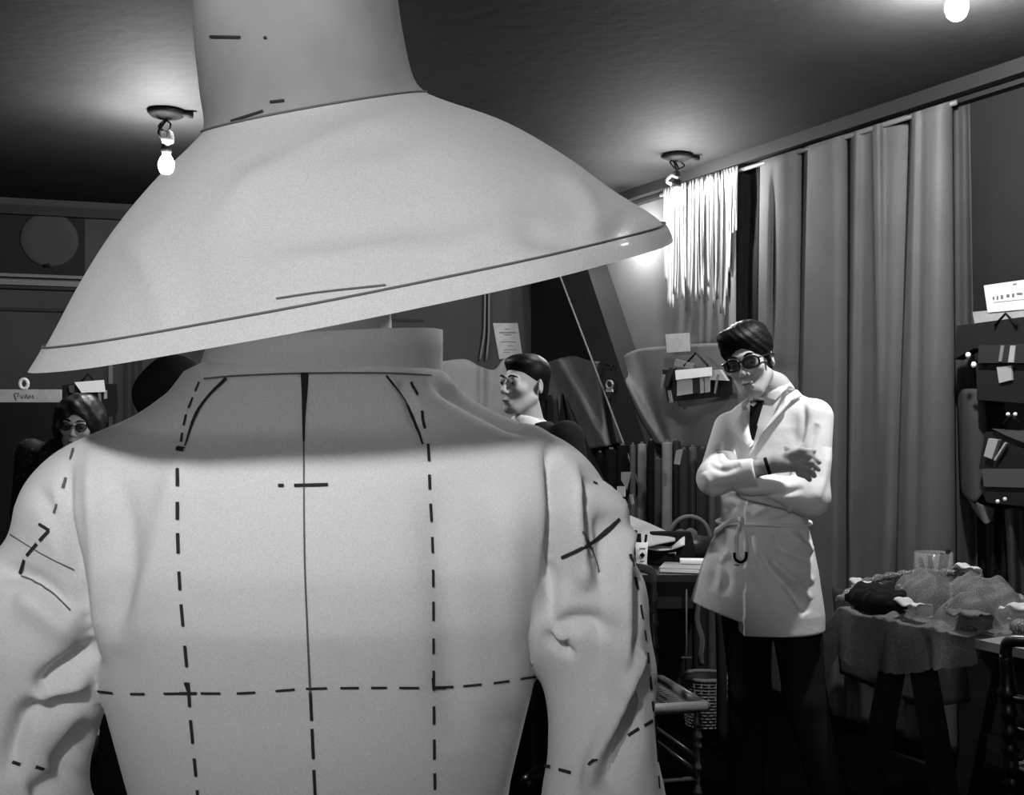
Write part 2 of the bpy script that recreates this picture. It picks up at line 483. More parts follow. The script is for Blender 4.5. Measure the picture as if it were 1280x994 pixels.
def rear_lamp():
    """unseen flood lamp beside the camera: bulb in an open, added barrel on a tripod stand"""
    s = np.array((-.26, -.55, 1.98)); f = np.array((s[0], s[1], 0))
    t = thing('flood_lamp', f, 'photo flood lamp on a tripod stand beside the camera, out of view, with an added tube that dims the lower jacket', 'lamp')
    ax = np.array((.0, 1., -.01)); ax /= np.linalg.norm(ax)
    MB().lathe([(.150, -.12), (.152, .26), (.156, .26), (.154, -.12), (.150, -.12)], s, 40, axis=ax, caps=False).build('shading_barrel', M['darkmetal'], t)  # unseen tube added so that its lower lip dims the lower jacket
    MB().tube([s + (0, 0, .06), s + (0, 0, .152)], .012).build('socket', M['darkmetal'], t)
    MB().lathe(bulb_profile(.036), s, 16).build('bulb', emit('lit_bulb_flood', BULB_REAR), t)
    MB().tube([s + (0, -.10, -.15), f + (0, -.10, .45)], .012).build('pole', M['darkmetal'], t)
    for k in range(3):
        a = k * 2.094 + .5
        MB().tube([f + (0, -.10, .50), f + (.34 * math.cos(a), -.10 + .34 * math.sin(a), .01)], .010).build('leg', M['darkmetal'], t)
rear_lamp()
# unlit clear bulb of the left fixture
def small_bulb():
    q = sL + (.012, -.02, .125)
    MB().lathe([(.006, -.04), (.026, -.028), (.032, -.005), (.024, .02), (.012, .03)], q, 14).build('spare_bulb', M['glass'], lampL)
small_bulb()
def white_porcelain():
    MB().tube(smooth_path([sR + (-.03, -.01, .07), sR + (-.055, -.01, .085), sR + (-.03, -.01, .115), sR + (.005, -.01, .1)], 12), .008).build('porcelain_insulator', M['card'], lampR)
white_porcelain()
# bulb on a wall bracket in the corner, seen through the brim of the hat
wp = WP(780, 297, .0); wb = WP(780, 297, .16)
t = thing('wall_lamp', wp, 'bare bulb on a wall bracket shining through the hat brim tip', 'lamp')
MB().lathe([(.05, .0), (.05, .012), (.02, .02)], wp, 16, axis=(*RN, 0)).build('wall_plate', M['darkmetal'], t)
MB().tube(smooth_path([wp, wp + np.array((*RN, 0)) * .08 + (0, 0, .05), wb + (0, 0, .1)], 10), .007).build('bracket_arm', M['darkmetal'], t)
MB().lathe([(.012, .098), (.022, .09), (.024, .06), (.018, .05)], wb, 14).build('socket', M['darkmetal'], t)
MB().lathe(bulb_profile(.036), wb, 16).build('bulb', emit('lit_bulb_wall', BULB_WALL), t)

# ------------------------------------------------------------------ foreground: model in a toile jacket and hat
def fg(x, y, Y=.88): return W(x, y, Y)
cx0 = -.158
root = thing('person', (cx0, .92, 0), 'person seen from behind in pale cotton toile jacket with basted lines and wide bell hat', 'person')
shR, shL = np.array((.010, .905, 1.327)), np.array((-.326, .905, 1.322))
mdR, mdL = np.array((.052, .905, 1.262)), np.array((-.372, .905, 1.25))
elR, elL = np.array((.074, .905, 1.10)), np.array((-.412, .900, 1.10))
wrR, wrL = np.array((.075, .80, .86)), np.array((-.33, 1.02, .93))
JT = [(.70, cx0 + .003, .93, .215, .17, 0), (.90, cx0, .93, .200, .155, 0), (1.05, cx0 - .001, .965, .150, .130, 0), (1.11, cx0 - .001, .953, .158, .130, 0), (1.20, cx0, .935, .177, .130, 0), (1.26, cx0 + .002, .918, .178, .130, 0),
      (1.30, cx0 + .003, .912, .178, .125, 0), (1.36, cx0, .912, .172, .112, 0), (1.405, cx0, .912, .135, .104, 0), (1.435, cx0, .91, .105, .096, 0), (1.452, cx0, .908, .098, .091, 0), (1.470, cx0, .92, .06, .06, 0)]
def jacket_sdf(p):
    t = loft(p, JT, 2.35)
    y = smin(rc(p, (cx0 - .05, .905, 1.388), shL + (.01, 0, .008), .058, .062), rc(p, (cx0 + .05, .905, 1.390), shR + (-.01, 0, .008), .058, .062), .03)
    t = smin(t, y, .05)
    aR = chain(p, [shR, mdR, (.071, .905, 1.21), elR, wrR], [.064, .054, .041, .046, .044], .02)
    aL = chain(p, [shL, mdL, elL, wrL], [.064, .060, .056, .05], .03)
    kk = np.clip((p[:, 2] - 1.285) / .06, 0, 1) * .045 + .002
    return smin(smin(t, aR, kk), aL, kk)
lo, hi = (-.55, .68, .70), (.22, 1.16, 1.50)
V, Q = sdf_mesh(jacket_sdf, lo, hi, .0042, 2)
J_strokes = [
    # right armhole and sleeve
    ([(686, 548), (694, 590), (696, 650), (690, 710), (684, 780)], 9, -.010),
    ([(712, 575), (714, 640), (722, 700), (735, 740)], 11, .007),
    ([(733, 600), (727, 640), (738, 700)], 8, -.004),
    ([(752, 600), (768, 650), (772, 720), (772, 800), (768, 870)], 11, .009),
    ([(786, 690), (790, 760), (790, 820)], 10, -.007),
    ([(796, 770), (788, 830), (768, 890), (744, 950), (735, 994)], 9, .008),
    ([(808, 850), (792, 910), (768, 960), (760, 994)], 16, -.007),
    ([(686, 800), (712, 780), (745, 778), (762, 795)], 11, -.006),
    ([(684, 795), (700, 808), (716, 820)], 5, -.007),
    ([(690, 790), (708, 798)], 9, .006),
    ([(750, 640), (757, 690), (752, 740)], 9, -.004),
    # left armhole and sleeve
    ([(86, 575), (80, 640), (94, 715), (112, 780), (120, 830)], 8, -.008),
    ([(45, 605), (62, 640), (84, 690), (92, 730)], 10, -.004),
    ([(-5, 715), (26, 718), (60, 738), (92, 768)], 11, -.008),
    ([(20, 745), (60, 765), (95, 800)], 20, .006),
    ([(120, 808), (92, 830), (62, 850), (50, 868)], 12, -.014),
    ([(118, 872), (70, 884), (34, 896), (18, 930), (10, 975)], 14, -.013),
    ([(112, 850), (70, 868), (40, 880)], 9, .007),
    ([(122, 905), (92, 940), (70, 965)], 14, -.012),
    ([(110, 960), (60, 985), (40, 1000)], 14, -.010),
    # back panel
    ([(115, 560), (118, 640), (126, 740), (128, 830)], 13, .006),
    ([(150, 600), (160, 700), (150, 800)], 16, -.003),
    ([(230, 560), (210, 640), (190, 720), (150, 820)], 18, .003),
    ([(545, 600), (560, 760), (570, 940)], 26, -.003),
    ([(640, 600), (640, 760), (640, 900)], 26, .003),
    ([(540, 478), (600, 510), (660, 540)], 8, -.004),
    ([(560, 475), (620, 500), (690, 545)], 8, .004),
    ([(500, 475), (512, 500), (527, 545)], 6, -.003),
]
V = sculpt(V, Q, [(a, b, c * (1.25 if a[0][0] < 130 else 2.0)) for a, b, c in J_strokes])
jacket = mesh_obj('jacket', V, Q, M['toile'], root)
jacket['label'] = 'pale cotton toile jacket with basted marking lines'
bvhJ = BVHTree.FromPolygons(V.tolist(), Q.tolist())
CAM = Vector((0, 0, CH))
def hit(bvh, x, y):
    d = Vector(W(x, y, 1.0)) - CAM; d.normalize()
    l, n, i, ds = bvh.ray_cast(CAM, d)
    return (np.array(l), np.array(n)) if l is not None else (None, None)
def ribbon_on(bvh, pts, wpx, name, m, parent, lift=.0012):
    """a thread of width wpx (pixels) lying on the cloth along the path pts"""
    pts = smooth_path(pts, max(4, int(sum(math.dist(pts[i], pts[i + 1]) for i in range(len(pts) - 1)) / 7) + 2)) if len(pts) > 2 else list(np.linspace(np.array(pts[0], float), np.array(pts[1], float), 5))
    P = []; Nn = []
    for q in pts:
        l, n = hit(bvh, q[0], q[1])
        if l is None: continue
        if np.dot(n, l - np.array(CAM)) > 0: n = -n
        if P and np.linalg.norm(l - P[-1]) > .06: break
        P.append(l + n * lift); Nn.append(n)
    if len(P) < 2: return None
    n = len(P); ws = [wpx] * n if np.isscalar(wpx) else list(np.interp(np.linspace(0, 1, n), np.linspace(0, 1, len(wpx)), wpx))
    v = []
    for i in range(n):
        d = P[min(i + 1, n - 1)] - P[max(i - 1, 0)]; s = np.cross(d, Nn[i]); s /= np.linalg.norm(s) + 1e-9
        hw = ws[i] * .42 * P[i][1] / F
        v += [P[i] - s * hw, P[i] + Nn[i] * hw * .6, P[i] + s * hw]
    f = []
    for i in range(n - 1):
        a = i * 3
        f += [(a, a + 1, a + 4, a + 3), (a + 1, a + 2, a + 5, a + 4)]
    return mesh_obj(name, v, f, m, parent)
def dashes(bvh, path, dash, gap, wpx, m, parent, start=0.0):
    P = np.array(smooth_path(path, 200)) if len(path) > 2 else np.linspace(np.array(path[0], float), np.array(path[1], float), 200)
    L = np.concatenate([[0], np.cumsum(np.linalg.norm(np.diff(P, axis=0), axis=1))])
    at = lambda s: np.array((np.interp(s, L, P[:, 0]), np.interp(s, L, P[:, 1])))
    s = start
    while s < L[-1]:
        d = dash * random.uniform(.8, 1.15)
        a, b = at(s), at(min(s + d, L[-1]))
        ribbon_on(bvh, [a, (a + b) / 2, b], wpx, 'basting_stitch', m, parent)
        s += d + gap * random.uniform(.8, 1.2)
TH = M['thread']
dashes(bvhJ, [(250, 478), (241, 500), (232, 525), (226, 560)], 14, 10, 4, TH, jacket)
dashes(bvhJ, [(222, 586), (222, 660), (226, 740), (232, 810), (237, 866), (239, 900), (248, 994)], 27, 20, 5, TH, jacket)
dashes(bvhJ, [(513, 478), (524, 500), (530, 530), (535, 560), (537, 620), (540, 700), (541, 860), (543, 994)], 22, 20, 4.5, TH, jacket)
dashes(bvhJ, [(124, 864), (160, 867), (236, 866), (300, 866), (330, 864)], 22, 22, 4, TH, jacket)
dashes(bvhJ, [(345, 863), (390, 860), (470, 859), (541, 859), (600, 855), (668, 846)], 24, 14, 4, TH, jacket)
dashes(bvhJ, [(92, 562), (80, 605), (68, 642)], 16, 22, 4, M['pencil'], jacket)
dashes(bvhJ, [(62, 663), (42, 685), (31, 700), (26, 716)], 20, 5, 5, TH, jacket)
dashes(bvhJ, [(788, 694), (797, 740), (806, 800), (813, 860), (818, 920), (823, 990)], 16, 16, 5, TH, jacket)
for a, b in (((50, 655), (62, 663)), ((785, 920), (798, 911)), ((804, 908), (814, 901)), ((680, 957), (690, 959)), ((700, 962), (715, 966)), ((736, 956), (745, 949)), ((16, 953), (27, 956)), ((44, 958), (54, 961)),
             ((348, 607), (355, 607)), ((368, 607), (410, 606)), ((540, 846), (541, 862)), ((541, 859), (556, 859)), ((232, 852), (237, 866)), ((226, 866), (247, 866))):
    ribbon_on(bvhJ, [a, b], 5, 'basting_stitch', TH, jacket)
for x, y in ((588, 491), (743, 604)):
    ribbon_on(bvhJ, [(x - 3, y - 1), (x + 3, y + 2)], 5, 'basting_stitch', TH, jacket)
ribbon_on(bvhJ, [(284, 473), (262, 495), (245, 520), (232, 558)], [6, 5, 6, 2.5], 'dart_line', TH, jacket)
ribbon_on(bvhJ, [(222, 561), (231, 563)], 8, 'basting_stitch', TH, jacket)
ribbon_on(bvhJ, [(482, 470), (497, 490), (516, 522), (528, 556)], [3.5, 4, 5.5, 3], 'dart_line', TH, jacket)
ribbon_on(bvhJ, [(381, 467), (381, 490), (380, 520), (380, 552)], [12, 9, 5, 3], 'centre_back_line', TH, jacket)
ribbon_on(bvhJ, [(380, 550), (380, 610), (381, 700), (384, 780), (388, 870)], [2, 2, 2.5, 2.5, 3], 'centre_back_line', M['pencil'], jacket)
dashes(bvhJ, [(388, 865), (391, 930), (394, 994)], 34, 12, 4.5, TH, jacket)
ribbon_on(bvhJ, [(703, 697), (735, 681), (758, 664), (774, 648)], [5, 6, 8, 6], 'sleeve_marking_line', TH, jacket)
ribbon_on(bvhJ, [(727, 664), (737, 682), (748, 716)], [4, 4.5, 3.5], 'sleeve_marking_line', M['pencil'], jacket)
ribbon_on(bvhJ, [(14, 668), (50, 690), (92, 712)], 2, 'sleeve_marking_line', M['pencil'], jacket)
ribbon_on(bvhJ, [(28, 720), (60, 738), (88, 764)], 3, 'sleeve_marking_line', M['pencil'], jacket)
# stand collar: wide open band, leaning outwards, with its own thickness
def collar():
    c0 = np.array((cx0 + .003, .905, 1.446)); c1 = np.array((cx0 + .008, .905, 1.480))
    mb = MB()
    def ring(a, b, c, z, u, dip=0):
        t = 2 * math.pi * u
        return np.array((c[0] + a * math.cos(t), c[1] + b * math.sin(t), z + dip * math.sin(t)))
    prof = [(.0985, .089, c0, -.012), (.0985, .089, c0, .0), (.0965, .087, c0 * .5 + c1 * .5, .0), (.094, .085, c1, 0), (.0915, .0825, c1, .0005), (.0905, .082, c1, -.003), (.093, .085, c0, 0)]
    def fn(u, v):
        i = int(round(v * (len(prof) - 1))); a, b, c, dz = prof[i]
        return ring(a, b, c, c[2] + dz + (.006 * math.cos(2 * math.pi * u) if i >= 2 else .002 * math.cos(2 * math.pi * u)), u, .003 if i >= 2 else .0)
    mb.grid(fn, 96, len(prof), closed=True)
    o = mb.build('stand_collar', M['toile'], jacket)
    return o
col_o = collar()
ribbon_on(bvhJ, [(256, 474), (300, 470), (381, 467), (480, 467), (538, 470)], 2.4, 'collar_seam', M['pencil'], jacket)
# head, neck and legs: one continuous body
hc = np.array((-.153, .935, 1.600)); HR = rotm(math.pi, 0, 0)
# ------------------------------------------------------------------ human figures
def head_sdf(p, c, R, s=1.0, female=False, thin=1.0):
    """head in local space: face looks along -Y, up is +Z; c is the centre between the ears"""
    q = ((p - c) @ R) / s
    d = ell(q, (0, .018, .040), (.074 * thin, .094, .082))
    d = smin(d, ell(q, (0, -.030, -.030), (.056 * thin, .062, .084)), .03)
    d = smin(d, ell(q, (0, -.066, -.098), (.024 * thin, .026, .022)), .03)
    for sx in (-1, 1):
        d = smin(d, rc(q, (sx * .056 * thin, .005, -.055), (sx * .024, -.062, -.098), .018, .016), .025)
        d = smin(d, ell(q, (sx * .040 * thin, -.064, -.022), (.022, .024, .018)), .025)
        d = smax(d, -ell(q, (sx * .031, -.104, .004), (.021, .018, .013)), .014)
        d = smin(d, ell(q, (sx * .031, -.081, .003), (.0145, .0135, .0125)), .003)
        d = smin(d, ell(q, (sx * .031, -.087, .0105), (.0165, .011, .0065)), .004)
        ear = ell(q, (sx * .078 * thin, .018, -.006), (.008, .018, .031), rotm(sx * .35, .15, 0))
        ear = smax(ear, -ell(q, (sx * .086 * thin, .012, -.002), (.006, .010, .017)), .004)
        d = smin(d, ear, .006)
        d = smin(d, ell(q, (sx * .012, -.104, -.036), (.008, .009, .007)), .008)
    d = smin(d, rc(q, (-.038, -.086, .024), (.038, -.086, .024), .010, .010), .016)
    d = smin(d, rc(q, (0, -.092, .014), (0, -.116, -.030), .007, .0115), .009)
    d = smin(d, ell(q, (0, -.092, -.064), (.022, .010, .0055)), .006)
    d = smin(d, ell(q, (0, -.089, -.076), (.019, .011, .0065)), .006)
    d = smax(d, -rc(q, (-.024, -.103, -.070), (.024, -.103, -.070), .0025, .0025), .004)
    return d * s
def near(p, c, r, d, fn, k):
    """smooth-union fn into d, evaluated only within r of c"""
    m = np.linalg.norm(p - np.asarray(c), axis=1) < r
    if m.any(): d[m] = smin(d[m], fn(p[m]), k)
    return d
def eyes(parent, c, R, s=1.0, m_iris=None):
    for sx in (-1, 1):
        e = np.asarray(c) + R @ (np.array((sx * .031, -.0855, .003)) * s)
        ax = R @ np.array((0, -1., 0))
        ico = MB().lathe([(.0095 * s, -.001), (.009 * s, .004 * s), (.0065 * s, .0075 * s), (.003 * s, .0095 * s)], e, 12, axis=ax)
        o = ico.build('eye', M['eye'], parent)
        MB().lathe([(.006 * s, .0070 * s), (.0052 * s, .0092 * s), (.002 * s, .0105 * s)], e, 10, axis=ax).build('iris', M['iris'], o)
        bpts = [np.asarray(c) + R @ (np.array(v) * s) for v in ((sx * .012, -.099, .026), (sx * .030, -.098, .032), (sx * .050, -.083, .026))]
        MB().tube(smooth_path(bpts, 8), [.003 * s, .0038 * s, .004 * s, .004 * s, .004 * s, .0035 * s, .003 * s, .0015 * s], 6).build('eyebrow', M['hair'], parent)
    lp = [np.asarray(c) + R @ (np.array(v) * s) for v in ((-.021, -.094, -.069), (0, -.1035, -.066), (.021, -.094, -.069))]
    MB().tube(smooth_path(lp, 9), [.001, .003, .0035, .0038, .0033, .0038, .0035, .003, .001], 6).build('lips', M['lip'], parent)
def glasses(parent, c, R, s=1.0, wire=.0032, hw=.026, hh=.019, lens=True, cat=None, rnd=2.6, front=-.112):
    mb = MB(); t = lambda v: np.asarray(c) + R @ (np.array(v) * s)
    g = None
    rims = []
    for sx in (-1, 1):
        pts = []
        for k in range(29):
            a = 2 * math.pi * k / 28
            x = math.copysign(abs(math.cos(a)) ** (2 / rnd), math.cos(a)) * hw; z = math.copysign(abs(math.sin(a)) ** (2 / rnd), math.sin(a)) * hh
            pts.append(t((sx * .0335 + x, front + .010 * ((sx * .0335 + x) / .06) ** 2, .003 + z)))
        mb.tube(pts, wire, 6, caps=False); rims.append(pts)
        mb.tube(smooth_path([t((sx * .059, front + .009, .013)), t((sx * .072, front + .02, .013)), t((sx * .080, -.02, .012)), t((sx * .082, .03, .004))], 10), wire * .9, 6)
    mb.tube(smooth_path([t((-.010, front, .008)), t((0, front - .002, .011)), t((.010, front, .008))], 6), wire, 6)
    g = mb.build('glasses_frame', M['frame'] if wire > .002 else M['darkmetal'], parent)
    for pts in rims:
        MB().add(pts[:-1] + [sum(pts[:-1]) / 28], [(i, (i + 1) % 28, 28) for i in range(28)]).build('lens', M['lens'], g)
    return g

# body of the model in the foreground
def model_body(p):
    d = rc(p, hc + (0, 0, .03), hc + (0, 0, -.05), .06, .05)
    d = near(p, hc, .25, d, lambda q: head_sdf(q, hc, HR, .88, True), 0)
    d = smin(d, rc(p, hc + (0, .0, -.06), (cx0, .925, 1.42), .050, .056), .02)
    d = smin(d, loft(p, [(z, x, y, a - .03, b - .03, r) for z, x, y, a, b, r in JT], 2.2), .05)
    for sx, sh, md, el, wr in ((1, shR, np.array((.071, .905, 1.21)), elR, wrR), (-1, shL, mdL, elL, wrL)):
        d = smin(d, chain(p, [sh, md, el, wr], [.040, .034, .030, .026], .02), .03)
        d = smin(d, chain(p, [wr, wr + (0, .0, -.06)], [.026, .03], .02), .015)
        for f in range(4):
            a = wr + (0, -.024 + f * .016, -.08)
            d = smin(d, chain(p, [a, a + (0, .004, -.045), a + (sx * -.01, .008, -.075)], [.009, .008, .007], .004), .004)
        d = smin(d, chain(p, [wr + (0, -.03, -.05), wr + (0, -.05, -.085), wr + (0, -.05, -.11)], [.011, .009, .008], .004), .01)
        d = smin(d, chain(p, [(cx0 + sx * .085, .93, .84), (cx0 + sx * .08, .93, .48), (cx0 + sx * .075, .94, .09)], [.085, .058, .038], .03), .04)
        d = smin(d, rc(p, (cx0 + sx * .075, .95, .04), (cx0 + sx * .09, 1.09, .03), .038, .03), .02)
    return d
V, Q = sdf_mesh(model_body, (-.56, .65, -.01), (.24, 1.22, 1.78), .0085, 1)
body = mesh_obj('body', V, Q, M['skin'], root)
V, Q = sdf_mesh(lambda p: loft(p, [(.50, cx0, .93, .215, .17, 0), (.75, cx0, .93, .2, .155, 0), (.95, cx0, .93, .175, .13, 0)], 2.2), (-.42, .7, .46), (.1, 1.16, 1.0), .012, 1)
mesh_obj('skirt', V, Q, M['black'], root)
def hair_up(p):
    q = ((p - hc) @ HR) / .88
    d = ell(q, (0, .03, .05), (.078, .095, .082))
    return smax(d, -ell(q, (0, -.115, -.03), (.08, .09, .10)), .01)
V, Q = sdf_mesh(hair_up, hc - .13, hc + .15, .006, 1)
mesh_obj('hair', V, Q, M['hair'], root)
# the hat: stacked slanted rings (left, right silhouette points, depth half axis, centre depth)
HY = .86
H_L = [(300, -118), (262, -95), (250, -55), (247, 0), (250, 60), (257, 120), (262, 160), (247, 182), (205, 227), (162, 284), (128, 342), (98, 402), (84, 428), (72, 449)]
H_R = [(440, -125), (478, -105), (492, -60), (497, 0), (505, 50), (515, 92), (528, 112), (552, 124), (632, 152), (706, 194), (766, 238), (812, 268), (828, 284), (835, 301)]
H_b = [.03, .06, .083, .094, .098, .100, .102, .110, .140, .170, .195, .214, .220, .226]
H_dz = [0, -.002, -.004, -.007, -.012, -.020, -.027, -.029, -.033, -.036, -.038, -.040, -.041, -.042]
def hat_rows(n):
    k = np.linspace(0, len(H_L) - 1, n)
    A = np.array(smooth_path([(*l, *r, b * 1000, z * 1000) for l, r, b, z in zip(H_L, H_R, H_b, H_dz)], n))
    return A
A = hat_rows(72)
def hat_point(row, u):
    l = W(row[0], row[1], HY); r = W(row[2], row[3], HY); c = (l + r) / 2; a = (r - l) / 2
    b = np.array((0, row[4] / 1000, -row[5] / 1000))
    t = 2 * math.pi * u
    q = c + a * math.cos(t) + b * math.sin(t)
    wob = np.clip((row[4] / 1000 - .105) / .1, 0, 1)
    k = 1 + .012 * wob * math.sin(5 * t + 1.0) * math.sin(row[5] * .25) + .006 * wob * math.sin(11 * t)
    return c + (q - c) * k
NS = 144
hat = None
split = 36   # crown / brim seam row (H index 6.6 of 13)
split = int(round(6.3 / 13 * 71))
mb = MB(); mb.grid(lambda u, v: hat_point(A[int(round(v * (71 - split))) + split], u), NS, 72 - split, closed=True)
brim = mb
HV = np.array(mb.v); HQ = np.array(mb.f)
nrm = vnormals(HV, HQ)
outw = np.sign(((HV - HV.mean(0)) * nrm).sum(1).mean())
if outw < 0: HQ = HQ[:, ::-1]
HV = sculpt(HV, HQ, [([(560, 128), (420, 175), (320, 230), (262, 300)], 16, .004), ([(300, 300), (480, 285), (700, 245)], 26, -.004), ([(250, 240), (430, 215), (640, 175)], 20, .003),
    ([(150, 300), (190, 330), (214, 420)], 14, .005), ([(190, 290), (235, 350), (250, 420)], 16, -.004), ([(640, 290), (720, 300), (770, 288)], 12, -.005), ([(700, 215), (735, 255), (745, 310)], 12, .005), ([(792, 262), (776, 285), (768, 312)], 8, -.006),
    ([(330, 330), (430, 318), (540, 300)], 14, .003), ([(560, 330), (600, 300), (660, 262)], 18, .003)])
mb.v = [tuple(v) for v in HV]; mb.f = HQ.tolist()
hat = brim.build('hat', M['tarlatan'], root); hat['label'] = 'wide bell-shaped hat of pale stiff translucent cotton'
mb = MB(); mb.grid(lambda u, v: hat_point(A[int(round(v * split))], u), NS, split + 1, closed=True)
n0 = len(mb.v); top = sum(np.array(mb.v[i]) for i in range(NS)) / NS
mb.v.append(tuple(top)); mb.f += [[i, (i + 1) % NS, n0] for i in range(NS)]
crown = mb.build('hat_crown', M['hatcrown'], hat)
# doubled hem of the brim, the line drawn above it, seam of the crown
rows = [A[i] for i in range(64, 72)]
def hem_pt(row, u, e):
    p = hat_point(row, u); c = (W(row[0], row[1], HY) + W(row[2], row[3], HY)) / 2
    d = p - c; return p + d / np.linalg.norm(d) * e
mb = MB(); mb.grid(lambda u, v: hem_pt(rows[int(round(v * 7))], u, .002), NS, 8, closed=True)
mb.build('hat_hem', M['tarlatan'], hat)
mb = MB()
mb.tube([hem_pt(A[64], u, .0024) for u in np.linspace(0, 1, 145)], .0008, 6, caps=False)
mb.build('hat_hem_line', M['pencil'], hat)
mb = MB(); mb.tube([hem_pt(A[split], u, .0006) for u in np.linspace(0, 1, 145)], .0009, 6, caps=False)
mb.build('hat_crown_seam', M['pencil'], hat)
me = hat.data; vv = [np.array(v.co) + np.array(root.location) for v in me.vertices]
bvhH = BVHTree.FromPolygons([tuple(v) for v in vv], [tuple(f.vertices) for f in me.polygons])
me = crown.data; vv = [np.array(v.co) + np.array(root.location) for v in me.vertices]
bvhC = BVHTree.FromPolygons([tuple(v) for v in vv], [tuple(f.vertices) for f in me.polygons])
for a, b in (((264, 46), (302, 47)), ((338, 128), (356, 126)), ((290, 152), (330, 139)), ((330, 48), (334, 47))):
    if ribbon_on(bvhC, [a, b], 4, 'basting_stitch', TH, hat) is None: ribbon_on(bvhH, [a, b], 4, 'basting_stitch', TH, hat)
ribbon_on(bvhH, [(346, 374), (400, 366), (482, 357)], 2.5, 'basting_stitch', M['pencil'], hat)

# ------------------------------------------------------------------ man in the white coat
MY = 4.0
P = lambda x, y, Y=MY: W(x, y, Y)
man = thing('person', (P(965, 900)[0], MY, 0), 'person in a belted white work coat and dark tie and glasses, arms folded, head tilted', 'person')
mc = P(937, 452, 3.96); MR = rotm(-.46, .16, -.20)
yaw = -.32
nb = P(972, 494, 4.03)
sR_, sL_ = P(913, 536, 4.10), P(1018, 522, 3.95)        # his right (image left), his left
eR_, wR_ = P(893, 598, 3.90), P(958, 583, 3.79)
hR_ = P(984, 579, 3.775)
eL_, wL_ = P(1013, 622, 3.85), P(925, 600, 3.86)
hL_ = P(910, 574, 3.93)
zz = lambda y: CH + (HOR - y) / F * MY
xx = lambda x: (x - 640) / F * MY
CT = [(zz(800), xx(946), 4.05, .243, .19, yaw), (zz(765), xx(947), 4.045, .238, .185, yaw), (zz(710), xx(951), 4.04, .203, .165, yaw), (zz(680), xx(954), 4.04, .178, .148, yaw),
      (zz(654), xx(957), 4.035, .150, .125, yaw), (zz(625), xx(958), 4.03, .158, .125, yaw), (zz(570), xx(965), 4.025, .170, .122, yaw),
      (zz(535), xx(968), 4.03, .165, .110, yaw), (zz(508), xx(968), 4.03, .115, .085, yaw), (zz(490), xx(972), 4.035, .062, .062, yaw)]
hipc = P(955, 745)
legs = [([P(932, 745, 4.04), P(938, 870, 4.0), P(930, 1005, 4.02)], [.095, .066, .048]),
        ([P(992, 745, 4.04), P(1006, 875, 4.0), P(1040, 1000, 3.98)], [.095, .068, .048])]
def hand_right(p):
    k = [P(997, 570, 3.755), P(1001, 577, 3.752), P(1002, 585, 3.755), P(999, 592, 3.762)]
    d = smin(rc(p, wR_, P(975, 578, 3.78), .027, .031), rc(p, P(972, 579, 3.78), P(997, 580, 3.765), .031, .027), .015)
    tips = [P(1024, 578, 3.748), P(1023, 587, 3.745), P(1018, 595, 3.748), P(1012, 600, 3.757)]
    mids = [P(1012, 570, 3.740), P(1014, 578, 3.737), P(1013, 587, 3.738), P(1008, 595, 3.747)]
    for a, b, c in zip(k, mids, tips):
        d = smin(d, chain(p, [a, b, c], [.0115, .0105, .0085], .003), .006)
    d = smin(d, chain(p, [P(984, 569, 3.76), P(1001, 563, 3.745), P(1017, 564, 3.745)], [.014, .0115, .009], .004), .012)
    return d
def hand_left(p):
    d = rc(p, wL_, hL_, .026, .030)
    for i in range(4):
        a = hL_ + (-.004 * i, .002, .012 - .014 * i)
        d = smin(d, chain(p, [a, a + (-.035, .02, .012), a + (-.055, .05, .016)], [.010, .009, .007], .003), .006)
    d = smin(d, chain(p, [hL_ + (.0, -.005, .010), hL_ + (-.02, -.004, .02), hL_ + (-.04, .012, .026)], [.012, .0105, .008], .004), .008)
    return d
def man_body(p):
    d = chain(p, [mc + (.012, .02, -.05), P(968, 486, 4.03)], [.04, .04], .02)
    d = near(p, mc, .26, d, lambda q: head_sdf(q, mc, MR, 1.02, thin=.94), .0)
    d = smin(d, chain(p, [mc + (.012, .02, -.05), P(968, 486, 4.03), nb], [.052, .055, .062], .02), .02)
    d = smin(d, loft(p, [(z, x, y, a - .035, b - .035, r) for z, x, y, a, b, r in CT[4:]], 2.2), .04)
    d = smin(d, rc(p, P(955, 655) + (0, .03, 0), hipc + (0, .03, 0), .085, .11), .03)
    for pts, rs in legs:
        d = smin(d, chain(p, pts, [r - .015 for r in rs], .03), .04)
        d = smin(d, rc(p, pts[-1] + (0, 0, -.04), pts[-1] * (1, 1, 0) + (0, -.14, .03), .034, .028), .02)
    d = smin(d, chain(p, [sR_, eR_, wR_], [.045, .04, .027], .02), .03)
    d = smin(d, chain(p, [sL_, eL_, wL_], [.045, .04, .027], .02), .03)
    d = near(p, P(990, 580, 3.77), .20, d, hand_right, .008)
    d = near(p, hL_, .20, d, hand_left, .008)
    return d
V, Q = sdf_mesh(man_body, (.58, 3.62, -.01), (1.22, 4.26, 1.80), .0038, 1)
mbody = mesh_obj('body', V, Q, M['skin'], man)
